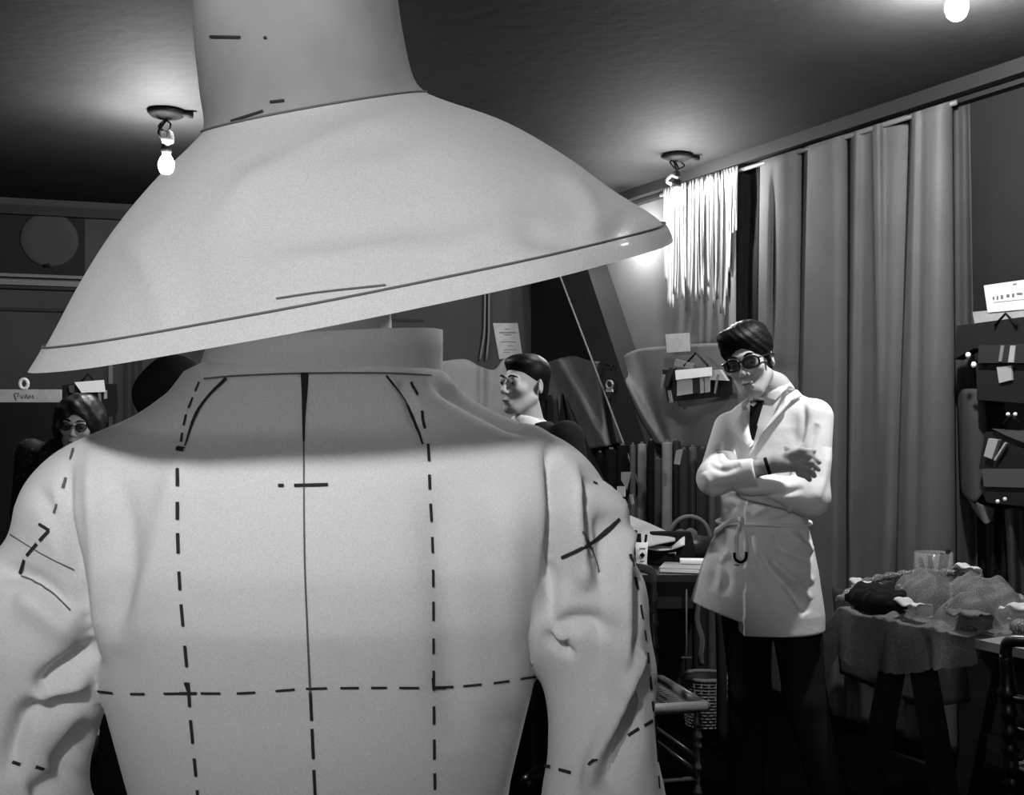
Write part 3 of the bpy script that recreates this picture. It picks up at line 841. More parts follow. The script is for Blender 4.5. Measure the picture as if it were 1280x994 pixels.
# trousers and shoes
def trousers(p):
    d = rc(p, P(955, 705) + (0, .03, 0), hipc + (0, .03, 0), .10, .125)
    for pts, rs in legs:
        d = smin(d, chain(p, [pts[0], pts[1], pts[2] * (1, 1, 0) + (0, 0, .075)], [rs[0], rs[1] + .006, .066], .03), .02)
    return np.maximum(d, .05 - p[:, 2])
V, Q = sdf_mesh(trousers, (.6, 3.7, .0), (1.3, 4.3, 1.05), .008, 1)
mesh_obj('trousers', V, Q, M['suit'], man)
for pts, rs in legs:
    b = pts[-1] * (1, 1, 0)
    V, Q = sdf_mesh(lambda p: np.maximum(smin(rc(p, b + (0, .05, .05), b + (0, -.12, .045), .045, .043), rc(p, b + (0, .01, .07), b + (0, -.08, .05), .045, .04), .03), .003 - p[:, 2]), b + (-.1, -.2, -.01), b + (.1, .14, .16), .007, 1)
    mesh_obj('shoe', V, Q, M['blackgloss'], man)
# coat
fdir = np.array((math.sin(yaw), -math.cos(yaw), 0))          # facing direction of the chest
sdir = np.array((math.cos(yaw), math.sin(yaw), 0))
def coat_sdf(p):
    d = loft(p, CT, 2.2)
    sh = smin(rc(p, nb + (-.03, .01, -.045), sR_ + (.02, 0, .0), .058, .06), rc(p, nb + (.03, .01, -.045), sL_ + (-.01, 0, 0), .058, .062), .03)
    d = smin(d, sh, .045)
    # overlapping front panel edge
    ex = np.interp(p[:, 2], [zz(800), zz(654)], [xx(919), xx(926)])
    front = ((p - np.array((xx(955), 4.04, 0))) @ fdir) > .02
    d = np.where((p[:, 0] > ex) & front & (p[:, 2] < zz(600)), d - .007, d)
    hem = np.where((p[:, 0] > ex), zz(787), np.interp(p[:, 0], [xx(860), xx(920)], [zz(752), zz(772)]))
    d = np.maximum(d, hem - p[:, 2])
    armR = chain(p, [sR_, eR_, P(943, 590, 3.815)], [.062, .056, .047], .03)
    armR = np.maximum(armR, ((p - P(944, 590, 3.81)) @ np.array((.93, -.3, .2))))
    armL = chain(p, [sL_, eL_, P(935, 607, 3.865)], [.066, .062, .048], .03)
    d = smin(d, armL, .012)
    d = smin(d, armR, .010)
    # open neck: V down to the lapel break
    q = p - np.array((*P(937, 560, 3.90)[:2], 0))
    u = q @ sdir; zv = p[:, 2] - zz(561)
    vee = np.maximum(np.abs(u - .04 * np.clip(zv, 0, .3) / .2) * .90 - zv * .40, -((p - np.array((xx(968), 4.03, 0))) @ fdir) + .0)
    d = smax(d, -np.maximum(vee, -(zv)), .004)
    d = smax(d, -rc(p, P(966, 480, 4.025), P(972, 500, 4.03), .068, .066), .006)
    return d
V, Q = sdf_mesh(coat_sdf, (.55, 3.65, .60), (1.24, 4.30, 1.62), .0042, 1)
C_strokes = [
    ([(948, 690), (968, 715), (995, 745), (1008, 768)], 6, -.014), ([(960, 700), (985, 722), (1012, 752)], 6, .012),
    ([(960, 678), (985, 690), (1015, 700)], 5, -.008), ([(985, 666), (1000, 680), (1016, 690)], 5, .008),
    ([(972, 735), (1000, 722), (1018, 728)], 5, .006), ([(930, 712), (945, 740), (965, 768)], 8, -.006),
    ([(886, 680), (892, 700), (888, 740)], 6, -.008), ([(905, 660), (898, 690), (908, 720), (905, 745)], 6, -.008), ([(912, 690), (900, 700), (890, 690)], 4, .006),
    ([(935, 660), (938, 690), (945, 710)], 4, -.006), ([(968, 660), (972, 675), (985, 690)], 4, -.006), ([(1000, 660), (1012, 680)], 4, -.005),
    # sleeves
    ([(1022, 530), (1012, 560), (1000, 575)], 5, -.006), ([(1006, 505), (1004, 535), (996, 560)], 4, -.006), ([(1036, 560), (1028, 600), (1018, 632)], 6, .006),
    ([(905, 620), (940, 625), (975, 618), (1005, 610)], 4, -.007), ([(915, 612), (950, 612), (985, 604)], 5, .005),
    ([(885, 580), (905, 588), (925, 580)], 5, -.006), ([(882, 605), (905, 612), (930, 605)], 5, -.004), ([(902, 552), (896, 572), (905, 580)], 4, -.005),
    ([(925, 632), (955, 628), (985, 640)], 5, -.008), ([(940, 645), (965, 632)], 4, .006), ([(965, 648), (990, 636)], 4, .006),
    ([(905, 640), (920, 632)], 4, -.006), ([(985, 560), (975, 580)], 4, -.004), ([(880, 590), (890, 612)], 5, .005),
]
V = sculpt(V, Q, [(a, b, c * 1.8) for a, b, c in C_strokes])
coat = mesh_obj('coat', V, Q, M['coat'], man); coat['label'] = 'white cotton work coat with tied belt and wide lapels'
bvhK = BVHTree.FromPolygons(V.tolist(), Q.tolist())
# shirt and tie in the open neck
def shirt(p):
    d = loft(p, [(z, x, y, a - .016, b - .014, r) for z, x, y, a, b, r in CT[5:]], 2.2)
    d = smin(d, rc(p, nb + (0, -.005, -.05), P(966, 483, 4.025), .066, .060), .03)
    cut = (p - P(962, 487, 4.02)) @ np.array((-.16, -.12, 1.0))
    d = np.maximum(d, cut - .012)
    return np.maximum(d, zz(600) - p[:, 2])
V, Q = sdf_mesh(shirt, (.72, 3.85, 1.18), (1.14, 4.18, 1.64), .004, 1)
shirt_o = mesh_obj('shirt', V, Q, M['shirt'], man)
bvhS = BVHTree.FromPolygons(V.tolist(), Q.tolist())
def patch(bvh, poly, name, m, parent, lift, thick, n=10, curl=None):
    """cloth patch: a four-sided photo outline laid on the surface with its own thickness"""
    a, b, c, d = [np.array(q, float) for q in poly]
    v = []; last = None
    for j in range(n):
        for i in range(n):
            s, t = i / (n - 1), j / (n - 1)
            q = (a * (1 - s) + b * s) * (1 - t) + (d * (1 - s) + c * s) * t
            l, nn = hit(bvh, q[0], q[1])
            if l is None or (last is not None and np.linalg.norm(l - last) > .25):
                Y = last[1] if last is not None else MY
                l = W(q[0], q[1], Y); nn = np.array((0, -1., 0))
            if np.dot(nn, l - np.array(CAM)) > 0: nn = -nn
            last = l
            e = lift + (curl(s, t) if curl else 0)
            v.append(l + (nn * .3 + np.array((0, -.7, .1))) * e)
    # soften the relief under the patch
    v = np.array(v).reshape(n, n, 3)
    for _ in range(3):
        u = v.copy(); u[1:-1, 1:-1] = (v[:-2, 1:-1] + v[2:, 1:-1] + v[1:-1, :-2] + v[1:-1, 2:]) / 4; v = u
    f = [(j * n + i, j * n + i + 1, (j + 1) * n + i + 1, (j + 1) * n + i) for j in range(n - 1) for i in range(n - 1)]
    o = mesh_obj(name, v.reshape(-1, 3), f, m, parent)
    return solidify(o, thick, 0)
patch(bvhK, [(985, 479), (1001, 497), (986, 504), (978, 492)], 'coat_collar', M['coat'], coat, .018, .006)
patch(bvhK, [(981, 489), (986, 505), (936, 561), (937, 552)], 'lapel', M['coat'], coat, .018, .006, curl=lambda s, t: .012 * s)
patch(bvhK, [(936, 508), (941, 556), (935, 561), (914, 533)], 'lapel', M['coat'], coat, .016, .006, curl=lambda s, t: .012 * (1 - s))
patch(bvhS, [(938, 502), (955, 501), (945, 535), (937, 535)], 'necktie', M['black'], shirt_o, .006, .004)
patch(bvhS, [(937, 533), (947, 533), (942, 552), (938, 553)], 'necktie', M['black'], shirt_o, .006, .004)
patch(bvhS, [(972, 474), (985, 484), (968, 502), (952, 498)], 'shirt_collar', M['shirt'], shirt_o, .006, .003)
patch(bvhS, [(940, 497), (950, 500), (942, 509), (937, 506)], 'shirt_collar', M['shirt'], shirt_o, .006, .003)
# belt, bow and hanging ends
bp = []
for k in range(49):
    a = 2 * math.pi * k / 48
    x = math.cos(a) * .166; y = math.sin(a) * .142
    bp.append(np.array((xx(957), 4.035, zz(654) + .003 * math.sin(3 * a))) + sdir * x - fdir * y)
MB().tube(bp, .0065, 8, caps=False).build('belt', M['coat'], coat)
kn = P(926, 651, 3.872)
mb = MB(); mb.tube([kn + (-.006, 0, 0), kn + (.008, -.006, .002)], [.012, .013]); mb.build('belt_knot', M['coat'], coat)
def strip(pts, w0, name, m, parent, side=(1., 0, 0), th=.0025):
    pts = smooth_path(pts, 20); n = len(pts); ws = np.interp(np.linspace(0, 1, n), np.linspace(0, 1, len(w0)), w0)
    v = []
    for q, ww in zip(pts, ws): v += [q - np.array(side) * ww / 2, q + np.array(side) * ww / 2]
    o = mesh_obj(name, v, [(2 * i, 2 * i + 1, 2 * i + 3, 2 * i + 2) for i in range(n - 1)], m, parent)
    return solidify(o, th)
strip([kn, P(912, 652, 3.87), P(900, 660, 3.88), P(893, 664, 3.89)], [.008, .022, .026, .020], 'belt_bow', M['coat'], coat, side=(.3, 0, .95))
strip([kn, P(921, 668, 3.86), P(920, 690, 3.85), P(926, 700, 3.845)], [.008, .014, .014, .012], 'belt_end', M['coat'], coat)
strip([kn, P(932, 668, 3.86), P(933, 688, 3.85), P(928, 701, 3.845)], [.008, .012, .012, .012], 'belt_end', M['coat'], coat)
MB().tube(smooth_path([P(918, 691, 3.842), P(919, 699, 3.84), P(926, 703, 3.84), P(932, 699, 3.84), P(933, 690, 3.842)], 14), .005).build('belt_buckle', M['darkmetal'], coat)
ribbon_on(bvhK, [(918, 706), (924, 707)], 2, 'buttonhole', M['pencil'], coat)
ribbon_on(bvhK, [(923, 778), (960, 779), (1000, 779), (1026, 778)], 1.4, 'hem_stitching', M['paper_g'], coat)
# wrist watch strap
wdir = (P(975, 578, 3.78) - wR_); wdir /= np.linalg.norm(wdir)
MB().lathe([(.0285, -.007), (.030, -.005), (.030, .005), (.0285, .007)], wR_ + wdir * .004, 24, axis=wdir).build('watch_strap', M['black'], man)
# hair, features, spectacles
eyes(man, mc, MR, 1.02)
glasses(man, mc, MR, 1.02, .0036, .027, .019)
def hair_man(p):
    q = ((p - mc) @ MR) / 1.02
    d = ell(q, (.004, .022, .052), (.083, .102, .082))
    d = smin(d, ell(q, (-.018, -.052, .092), (.062, .044, .034), rotm(0, 0, .25)), .02)
    d = smin(d, ell(q, (.0, .02, .095), (.074, .085, .048)), .02)
    d = smin(d, ell(q, (0, .075, -.02), (.062, .035, .05)), .03)
    d = smin(d, ell(q, (-.060, -.030, .060), (.022, .045, .042)), .02)
    face = ell(q, (.002, -.125, -.022), (.066, .085, .088))
    d = smax(d, -face, .008)
    for sx in (-1, 1):
        d = smax(d, -ell(q, (sx * .085, .004, -.038), (.03, .04, .045)), .008)
        d = smin(d, ell(q, (sx * .071, -.018, .004), (.008, .010, .030)), .006)
    d = d + .0010 * np.sin(q[:, 0] * 260 + q[:, 2] * 190 + q[:, 1] * 40)
    return d * 1.02
V, Q = sdf_mesh(hair_man, mc - .16, mc + .17, .0034, 1)
mesh_obj('hair', V, Q, M['hair'], man)
# ------------------------------------------------------------------ other people
def rz(a): return np.array(((math.cos(a), -math.sin(a), 0), (math.sin(a), math.cos(a), 0), (0, 0, 1)))
def stander(base, hgt, yaw_, head_c, HRm, female, dress, label, hair_fn, hs=.98, res=.0075, group=None):
    """standing figure: one body mesh, clothes and hair as its parts; hgt is the shoulder line height"""
    t = thing('person', (*base, 0), label, 'person')
    B_ = np.array((*base, 0.)); Rm = rz(yaw_); s = hgt / 1.40
    loc = lambda p: ((p - B_) @ Rm) / s
    rows = [(.80, 0, 0, .165, .115, 0), (.95, 0, 0, .165, .120, 0), (1.08, 0, 0, .135, .10, 0), (1.25, 0, 0, .160, .115, 0), (1.36, 0, .0, .15, .09, 0), (1.42, 0, .005, .07, .06, 0)]
    hl = loc(head_c[None])[0]
    arms = [[np.array((sx * .175, .0, 1.355)), np.array((sx * .215, .03, 1.08)), np.array((sx * .205, -.05, .84))] for sx in (-1, 1)]
    def core(q, e):
        d = loft(q, [(z, x, y, a + e, b + e, r) for z, x, y, a, b, r in rows], 2.2)
        for a in arms: d = smin(d, chain(q, a, [.052 + e, .042 + e, .032 + e], .02), .035)
        return d
    def bodyf(p):
        q = loc(p)
        d = core(q, 0)
        for sx, a in zip((-1, 1), arms):
            def hand(q, sx=sx, a=a):
                e = rc(q, a[2], a[2] + (0, -.01, -.07), .024, .028)
                for f in range(4):
                    k = a[2] + (0, -.035 + f * .016, -.09)
                    e = smin(e, chain(q, [k, k + (0, -.004, -.04), k + (-sx * .012, 0, -.068)], [.009, .008, .007], .003), .004)
                return smin(e, chain(q, [a[2] + (0, -.03, -.05), a[2] + (0, -.055, -.08), a[2] + (0, -.06, -.105)], [.012, .01, .008], .003), .01)
            d = near(q, a[2] + (0, 0, -.07), .20, d, hand, .015)
            d = smin(d, chain(q, [(sx * .085, 0, .84), (sx * .085, -.01, .46), (sx * .085, .01, .08)], [.085, .056, .038], .03), .03)
            d = smin(d, rc(q, (sx * .085, .02, .04), (sx * .10, -.14, .03), .036, .028), .02)
        d = smin(d, rc(q, hl + (0, .01, -.05), (0, .01, 1.40), .050, .058), .02) * s
        return near(p, head_c, .26, d, lambda w_: head_sdf(w_, head_c, HRm, hs, female), .02)
    lo = B_ + (-.38, -.38, -.01); hi = B_ + (.38, .38, head_c[2] + .17)
    lo = np.minimum(lo, head_c - .2); hi = np.maximum(hi, head_c + .2); lo[2] = -.01
    V, Q = sdf_mesh(bodyf, lo, hi, res, 1)
    mesh_obj('body', V, Q, M['skin'], t)
    if dress is not None:
        def cl(p):
            q = loc(p)
            d = core(q, .014)
            d = smin(d, loft(q, [(.42, 0, 0, .22, .19, 0), (.75, 0, 0, .19, .15, 0), (.98, 0, 0, .16, .12, 0)], 2.1), .04)
            d = np.maximum(d, q[:, 2] - 1.425)
            return np.maximum(d, -(q[:, 2] - .80) * np.where(np.abs(q[:, 0]) > .3, 1, -1) * 0 - (q[:, 2] - .43)) * s
        V, Q = sdf_mesh(cl, lo, np.array((hi[0], hi[1], 1.5)), .011, 1)
        mesh_obj('dress', V, Q, dress, t)
    else:
        def cl(p):
            q = loc(p)
            d = np.maximum(smin(core(q, .018), rc(q, (0, 0, .9), (0, 0, .78), .17, .18), .05), q[:, 2] - 1.425)
            d = np.maximum(d, .70 - q[:, 2])
            u = np.abs(q[:, 0]) - np.clip(q[:, 2] - 1.18, 0, .3) * .28
            d = smax(d, -np.maximum(u, np.maximum(q[:, 1] + .02, 1.18 - q[:, 2])), .004)
            return d * s
        V, Q = sdf_mesh(cl, lo, np.array((hi[0], hi[1], 1.5)), .009, 1)
        mesh_obj('suit_jacket', V, Q, M['suit'], t)
        def tr(p):
            q = loc(p); d = rc(q, (0, 0, .92), (0, 0, .86), .14, .15)
            for sx in (-1, 1): d = smin(d, chain(q, [(sx * .085, 0, .84), (sx * .085, -.01, .46), (sx * .085, .01, .06)], [.10, .08, .07], .03), .02)
            return np.maximum(d, .05 - q[:, 2]) * s
        V, Q = sdf_mesh(tr, lo, np.array((hi[0], hi[1], 1.1)), .013, 1)
        mesh_obj('trousers', V, Q, M['suit'], t)
        def sh(p):
            q = loc(p)
            d = loft(q, [(z, x, y, a + .008, b + .008, r) for z, x, y, a, b, r in rows[2:]], 2.2)
            d = smin(d, rc(q, (0, .012, 1.40), hl + (0, .016, -.15), .066, .062), .02)
            return smax(d, (q - (hl + (0, .012, -.135))) @ np.array((0, .35, .94)), .004) * s
        V, Q = sdf_mesh(sh, lo, hi, .008, 1)
        mesh_obj('shirt', V, Q, M['card'], t)
    for sx in (-1, 1):
        b = B_ + Rm @ np.array((sx * .085, 0, 0)); f = Rm @ np.array((sx * .1, -1, 0))
        V, Q = sdf_mesh(lambda p: np.maximum(rc(p, b - f * .03 + (0, 0, .045), b + f * .15 + (0, 0, .035), .046, .038), .003 - p[:, 2]), b + (-.24, -.24, -.01), b + (.24, .24, .13), .01, 1)
        mesh_obj('shoe', V, Q, M['blackgloss'], t)
    V, Q = sdf_mesh(hair_fn, head_c - .19, head_c + .19, .0055, 1)
    mesh_obj('hair', V, Q, M['hair'] if dress is None else (M['black'] if dress is M['black'] else M['hair2']), t)
    return t
# man by the corner
c2 = W(655, 481, 4.45); R2 = rotm(-.80, -.02, .04)
def hair2(p):
    q = (p - c2) @ R2
    d = ell(q, (0, .026, .050), (.080, .098, .076))
    d = smin(d, ell(q, (0, -.03, .085), (.066, .055, .034)), .02)
    d = smin(d, ell(q, (0, .07, -.02), (.062, .035, .055)), .03)
    d = smax(d, -ell(q, (0, -.135, -.015), (.080, .085, .092)), .006)
    for sx in (-1, 1): d = smax(d, -ell(q, (sx * .085, -.006, -.055), (.03, .034, .05)), .006)
    return d
pm = stander((c2[0] + .02, 4.47), 1.40, -.6, c2, R2, False, None, 'person in a dark suit and white collar looking left beyond the toile shoulder', hair2, res=.0055)
eyes(pm, c2, R2)
# bespectacled person at the left edge
c3 = W(99, 531, 4.75); R3 = rotm(.12, .12, .10)
def hair3(p):
    q = (p - c3) @ R3
    d = ell(q, (0, .022, .045), (.098, .105, .088))
    d = smin(d, ell(q, (-.070, -.005, .0), (.035, .06, .075)), .03)
    d = smin(d, ell(q, (.072, .0, .01), (.032, .06, .06)), .03)
    d = smax(d, -ell(q, (.006, -.120, -.03), (.062, .085, .098)), .01)
    return d + .004 * np.sin(q[:, 0] * 90 + q[:, 2] * 60) * np.sin(q[:, 1] * 70)
dressm = spots('dark_print', .010, .09, 55, .22)
pw = stander((c3[0] - .05, 4.79), 1.33, .1, c3, R3, True, dressm, 'person with wavy dark hair and thin glasses in a dark speckled dress at far left', hair3, hs=.94, res=.006)
eyes(pw, c3, R3, .94)
glasses(pw, c3, R3, .94, .0016, .022, .018, rnd=2.1)
# dark head close behind the shoulder
c4 = W(218, 487, 2.35); R4 = rotm(math.pi - .5, 0, 0)
def hair4(p):
    q = p - c4
    d = ell(q, (0, 0, .01), (.062, .085, .066))
    d = smin(d, ell(q, (-.045, 0, -.012), (.038, .07, .045)), .03)
    d = smin(d, ell(q, (-.01, 0, -.07), (.05, .06, .07)), .03)
    return d
stander((c4[0] + .0, 2.36), 1.25, math.pi - .5, c4 + (.0, .01, -.02), R4, True, M['black'], 'person with smooth black hair turned away behind the toile shoulder, only the head showing', hair4, hs=.70, res=.0085)

# ------------------------------------------------------------------ wall cloths, curtains, ribbons
def on_wall(fn, quad, o0, o1, name, m, parent=None, loc=None):
    """solid slab between offsets o0 and o1 from the wall, outline in photo pixels"""
    k = len(quad)
    a = [fn(x, y, o0) for x, y in quad]
    n = (np.array((*RN, 0)) if fn is WP else np.array((*BN, 0))) * (o1 - o0)
    # order so that faces look outwards
    mb = MB().prism(a, n)
    return mb.build(name, m, parent, smooth=False, loc=loc)
def cloth(fn, top, bot, offs, name, m, label, cat='cloth', nu=60, nv=30, group=None, parent=None, th=.003):
    """hanging cloth: top and bottom edge given as photo polylines, offs(u, v) distance off the wall"""
    T_ = np.array(smooth_path(top, nu)); B2 = np.array(smooth_path(bot, nu))
    def pt(u, v):
        i = int(round(u * (nu - 1))); q = T_[i] * (1 - v) + B2[i] * v
        return fn(q[0], q[1], offs(u, v))
    mb = MB(); mb.grid(pt, nu, nv)
    p0 = np.mean(np.array(mb.v), axis=0)
    o = mb.build(name, m, parent, True, loc=None if parent else (p0[0], p0[1], min(v[2] for v in mb.v)))
    if parent is None: tag(o, label, cat, group)
    return solidify(o, th)
S = math.sin; PI = math.pi
def fold(u, c, w, a): return a * math.exp(-((u - c) / w) ** 2)
cloth(BP, [(505, 450), (545, 452), (580, 449), (600, 458), (618, 462), (632, 448), (662, 446), (675, 449)], [(500, 640), (560, 640), (600, 640), (640, 640), (690, 640)],
      lambda u, v: .05 + .03 * S(u * 21 + v * 2.5) * (.3 + v) + fold(u, .45 + .06 * v, .04, .05), 'wall_cloth', M['drape_l'],
      'pale cloth pinned low along the back wall behind the dark-suited person')
cloth(WP, [(676, 458), (688, 452), (716, 445), (738, 451), (770, 452), (784, 442), (800, 436), (830, 433), (870, 430), (930, 428)], [(690, 566), (745, 560), (790, 552), (830, 556), (860, 560), (935, 562)],
      lambda u, v: .10 + .025 * S(u * 26 + v * 3) * (.2 + v) + fold(u, .36 - .1 * v, .03, .06) + fold(u, .42 + .16 * v, .04, .05) + fold(u, .15 + .1 * v, .03, .05), 'wall_cloth', M['drape'],
      'grey cloth pinned along the right wall above the fabric rolls', nu=90)
# long cotton lengths on the rod
rodz = 2.752
def rod_y(px, off=.10):
    p = on_line(RB, RD, RN, px, off); return HOR - F * (rodz - CH) / p[1]
a = WP(826, 0, .10); b = WP(1196, 0, .10)
o = MB().tube([(a[0], a[1], rodz), (b[0], b[1], rodz)], .011, 10).build('curtain_rod', M['rod'], None, loc=(a[0], a[1], rodz))
tag(o, 'thin pale rod along the wall carrying ribbons and curtain lengths', 'rod')
def floor_y(px, off=.10, z=.03):
    p = on_line(RB, RD, RN, px, off); return HOR - F * (z - CH) / p[1]
def length(x0, x1, xb0, xb1, offs, m, label, nu=46, nv=70, yt=None, group='cotton lengths hanging from the rod'):
    n = 6
    top = [(x0 + (x1 - x0) * i / n, rod_y(x0 + (x1 - x0) * i / n) - 4) for i in range(n + 1)]
    bot = [(xb0 + (xb1 - xb0) * i / n, floor_y(xb0 + (xb1 - xb0) * i / n)) for i in range(n + 1)]
    return cloth(WP, top, bot, offs, 'curtain_length', m, label, 'curtain', nu, nv, group)
length(948, 1003, 940, 1000, lambda u, v: .04 + .11 * S(PI * u) ** .55 + fold(u, .22, .10, .03 * S(PI * min(1, v * 2.4))) - fold(u, .36, .07, .035 * S(PI * min(1, v * 2.4))) - fold(v, .40, .012, .02) + .03 * S(5 * u + 9 * v) * max(0, v - .5), M['curtain'],
       'pale cotton length hanging nearest the ribbons, directly behind the white-coated person')
length(1005, 1060, 985, 1062, lambda u, v: .04 + .12 * S(PI * u) ** .5 + fold(u, .75, .12, .04 * v), M['curtain'],
       'pale cotton length with one broad smooth fold, second from the ribbons')
length(1060, 1137, 1050, 1120, lambda u, v: .03 + .06 * S(PI * u) ** .6 + fold(u, .12, .10, .05) + fold(u, .48 + .10 * S(3 * v), .07, .06 * max(0, 1 - 1.8 * v)) + fold(u, .80, .16, .05 * v) + .05 * S(v * 14 + u * 5) * max(0, v - .5), M['curtain'],
       'pale cotton length with looped narrow folds, third from the ribbons')
length(1138, 1191, 1110, 1198, lambda u, v: .04 + .12 * S(PI * u) ** .5 + fold(u, .12 + .1 * v, .10, .05) + fold(u, .7 - .3 * v, .2, .02), M['curtain'],
       'pale cotton length at the right end of the rod')
cloth(WP, [(917, rod_y(917) + 2), (934, rod_y(934)), (950, rod_y(950))], [(905, 640), (925, 640), (945, 640)], lambda u, v: .06 + .03 * S(u * 7), 'curtain_length', M['black'],  # black sheet added to stand in for the shade of the gap
      'narrow black sheet added for the shaded gap between the white ribbons and the pale curtains', 'curtain', 14, 20)
# white ribbons over the rod
rb = random.Random(5)
ORD = 'first second third fourth fifth sixth seventh eighth ninth tenth eleventh twelfth thirteenth fourteenth fifteenth sixteenth seventeenth eighteenth nineteenth twentieth twenty-first twenty-second twenty-third twenty-fourth twenty-fifth'.split()
spec = [(831, 352), (834.5, 360), (838, 384), (842, 386), (845, 366), (848, 376), (852, 374), (855.5, 352)] + \
       [(862, 366), (866, 372), (870, 377), (873, 374), (877, 368), (880.5, 352), (884, 358), (887.5, 376), (891, 386), (895, 372), (899, 374), (903, 392), (906.5, 394), (910, 370), (913.5, 340), (917.5, 292), (921, 288)]
for i, (x, yb) in enumerate(spec):
    wd = rb.uniform(2.0, 4.2); offF = .118 + rb.uniform(0, .022); tw = rb.uniform(-1, 1); sh = rb.uniform(-3, 2)
    def pt(u, v, x=x, yb=yb, wd=wd, offF=offF, tw=tw, sh=sh):
        y = (rod_y(x) - 7) * (1 - v) + yb * v
        return WP(x + sh * v * v + (u - .5) * wd * (1 - .35 * abs(tw) * S(PI * v)), y, offF + (u - .5) * .03 * tw * S(PI * v) - (.02 if v < .02 else 0))
    mb = MB(); mb.grid(pt, 3, 14)
    p0 = WP(x, yb, offF)
    o = mb.build('ribbon', M['ribbon'] if rb.random() > .2 else M['ribbon_g'], None, True, loc=p0)
    solidify(o, .0015); tag(o, ORD[i] + (' narrow' if wd < 3.1 else ' wide') + ' ribbon counted from the left end of the rod, ' + ('short' if yb < 345 else 'long' if yb > 380 else 'of middling length'), 'ribbon', 'white ribbons on the rod')
def pt(u, v):
    return WP(911 + u * 9, (rod_y(915) - 6) * (1 - v) + (432 - u * 6) * v, .112)
mb = MB(); mb.grid(pt, 3, 14); o = mb.build('ribbon', M['ribbon_g'], None, True, loc=WP(915, 432, .112)); solidify(o, .0015)
tag(o, 'longest and widest grey ribbon on the rod, reaching down to the dark hair', 'ribbon', 'white ribbons on the rod')

# ------------------------------------------------------------------ papers, swatches on the walls
def paper(fn, quad, off, m, name, label, cat='paper', th=.002, lines=(), lm=None):
    p0 = fn(sum(q[0] for q in quad) / 4, max(q[1] for q in quad), off)
    o = on_wall(fn, quad, off, off + th, name, m, None, loc=p0)
    tag(o, label, cat)
    for (x0, y0, x1, y1, t) in lines:
        s = on_wall(fn, [(x0, y0), (x1, y1), (x1, y1 + t), (x0, y0 + t)], off + th, off + th + .0006, 'printed_line', lm or M['pencil'], o)
    return o
paper(BP, [(616, 404), (647, 404), (653, 446), (624, 449)], .03, M['paper_g'], 'notice', 'small printed notice on the dark wall above the dark-suited head', 'notice',
      lines=[(631, 411, 637, 411, 1.2), (624, 415, 645, 415, 1.8), (630, 418, 639, 418, 1.4), (626, 427, 645, 427, 1.1), (634, 432, 641, 432, .9), (629, 437, 645, 437, .9), (629, 440, 638, 440, .9)])
paper(WP, [(832, 418), (862, 416), (863, 439), (834, 441)], .15, M['paper_g'], 'note_paper', 'blank grey note pinned at the top edge of the wall cloth', 'paper')
paper(WP, [(1230, 357), (1300, 347), (1300, 385), (1235, 391)], .04, M['paper'], 'note_paper', 'written note sheet on the right wall, upper of two', 'paper',
      lines=[(1241, 371, 1243, 371, 4), (1246, 370, 1248, 370, 5), (1251, 369, 1254, 369, 5), (1258, 368, 1262, 368, 4), (1265, 367, 1268, 367, 5), (1271, 366, 1278, 366, 3), (1242, 378, 1280, 374, .8), (1266, 355, 1271, 354, 2)])
paper(WP, [(1216, 390), (1300, 382), (1300, 402), (1219, 408)], .035, M['paper_g'], 'note_paper', 'note sheet on the right wall tucked behind the dark swatches', 'paper')
def swatches(fn, hook, legsW, card, items, label, dots=()):
    p0 = fn(hook[0], hook[1], .12)
    t = thing('swatch_bundle', p0, label, 'fabric swatches', 'fabric swatch bundles on the walls')
    MB().tube([fn(hook[0] - legsW, hook[1] + legsW * 1.1, .19), fn(*hook, .17), fn(hook[0] + legsW, hook[1] + legsW * 1.1, .19)], .006, 6).build('hanger', M['darkmetal'], t)
    for quad, m, o0, o1 in items:
        on_wall(fn, quad, o0, o1, 'swatch', m, t)
    if card:
        on_wall(fn, card[0], card[1], card[1] + .006, 'header_card', M['card'], t)
    for x, y, r in dots:
        q = fn(x, y, .20); MB().lathe([(.3 * r, 0), (r, .002), (r, .006), (.4 * r, .010)], q, 10, axis=(*(RN if fn is WP else BN), 0)).build('eyelet', M['card'], t)
    return t
gs = [mat('swatch_%d' % i, g, .85) for i, g in enumerate((.008, .02, .06, .16, .30, .5))]
swatches(WP, (870, 441), 15, ([(845, 463), (890, 459), (890, 470), (846, 475)], .205),
         [([(833, 462), (915, 470), (916, 494), (840, 502)], gs[0], .14, .17), ([(841, 459), (846, 461), (838, 484), (833, 482)], gs[1], .17, .19), ([(831, 468), (834, 468), (832, 486), (829, 486)], gs[3], .16, .18),
          ([(836, 488), (839, 488), (842, 503), (839, 504)], gs[3], .17, .18), ([(848, 474), (867, 472), (868, 492), (848, 495)], gs[4], .19, .20), ([(867, 472), (876, 471), (877, 491), (868, 492)], gs[1], .19, .20),
          ([(876, 471), (880, 471), (881, 491), (876, 492)], gs[4], .19, .198), ([(882, 471), (888, 470), (888, 490), (883, 491)], gs[4], .19, .198), ([(846, 449), (870, 455), (868, 461), (844, 458)], gs[3], .18, .19),
          ([(890, 463), (903, 462), (912, 476), (891, 475)], gs[4], .17, .19), ([(897, 468), (899, 468), (895, 492), (893, 492)], gs[3], .19, .195)],
         'bundle of fabric swatches with white header card on the cloth beside the bespectacled man')
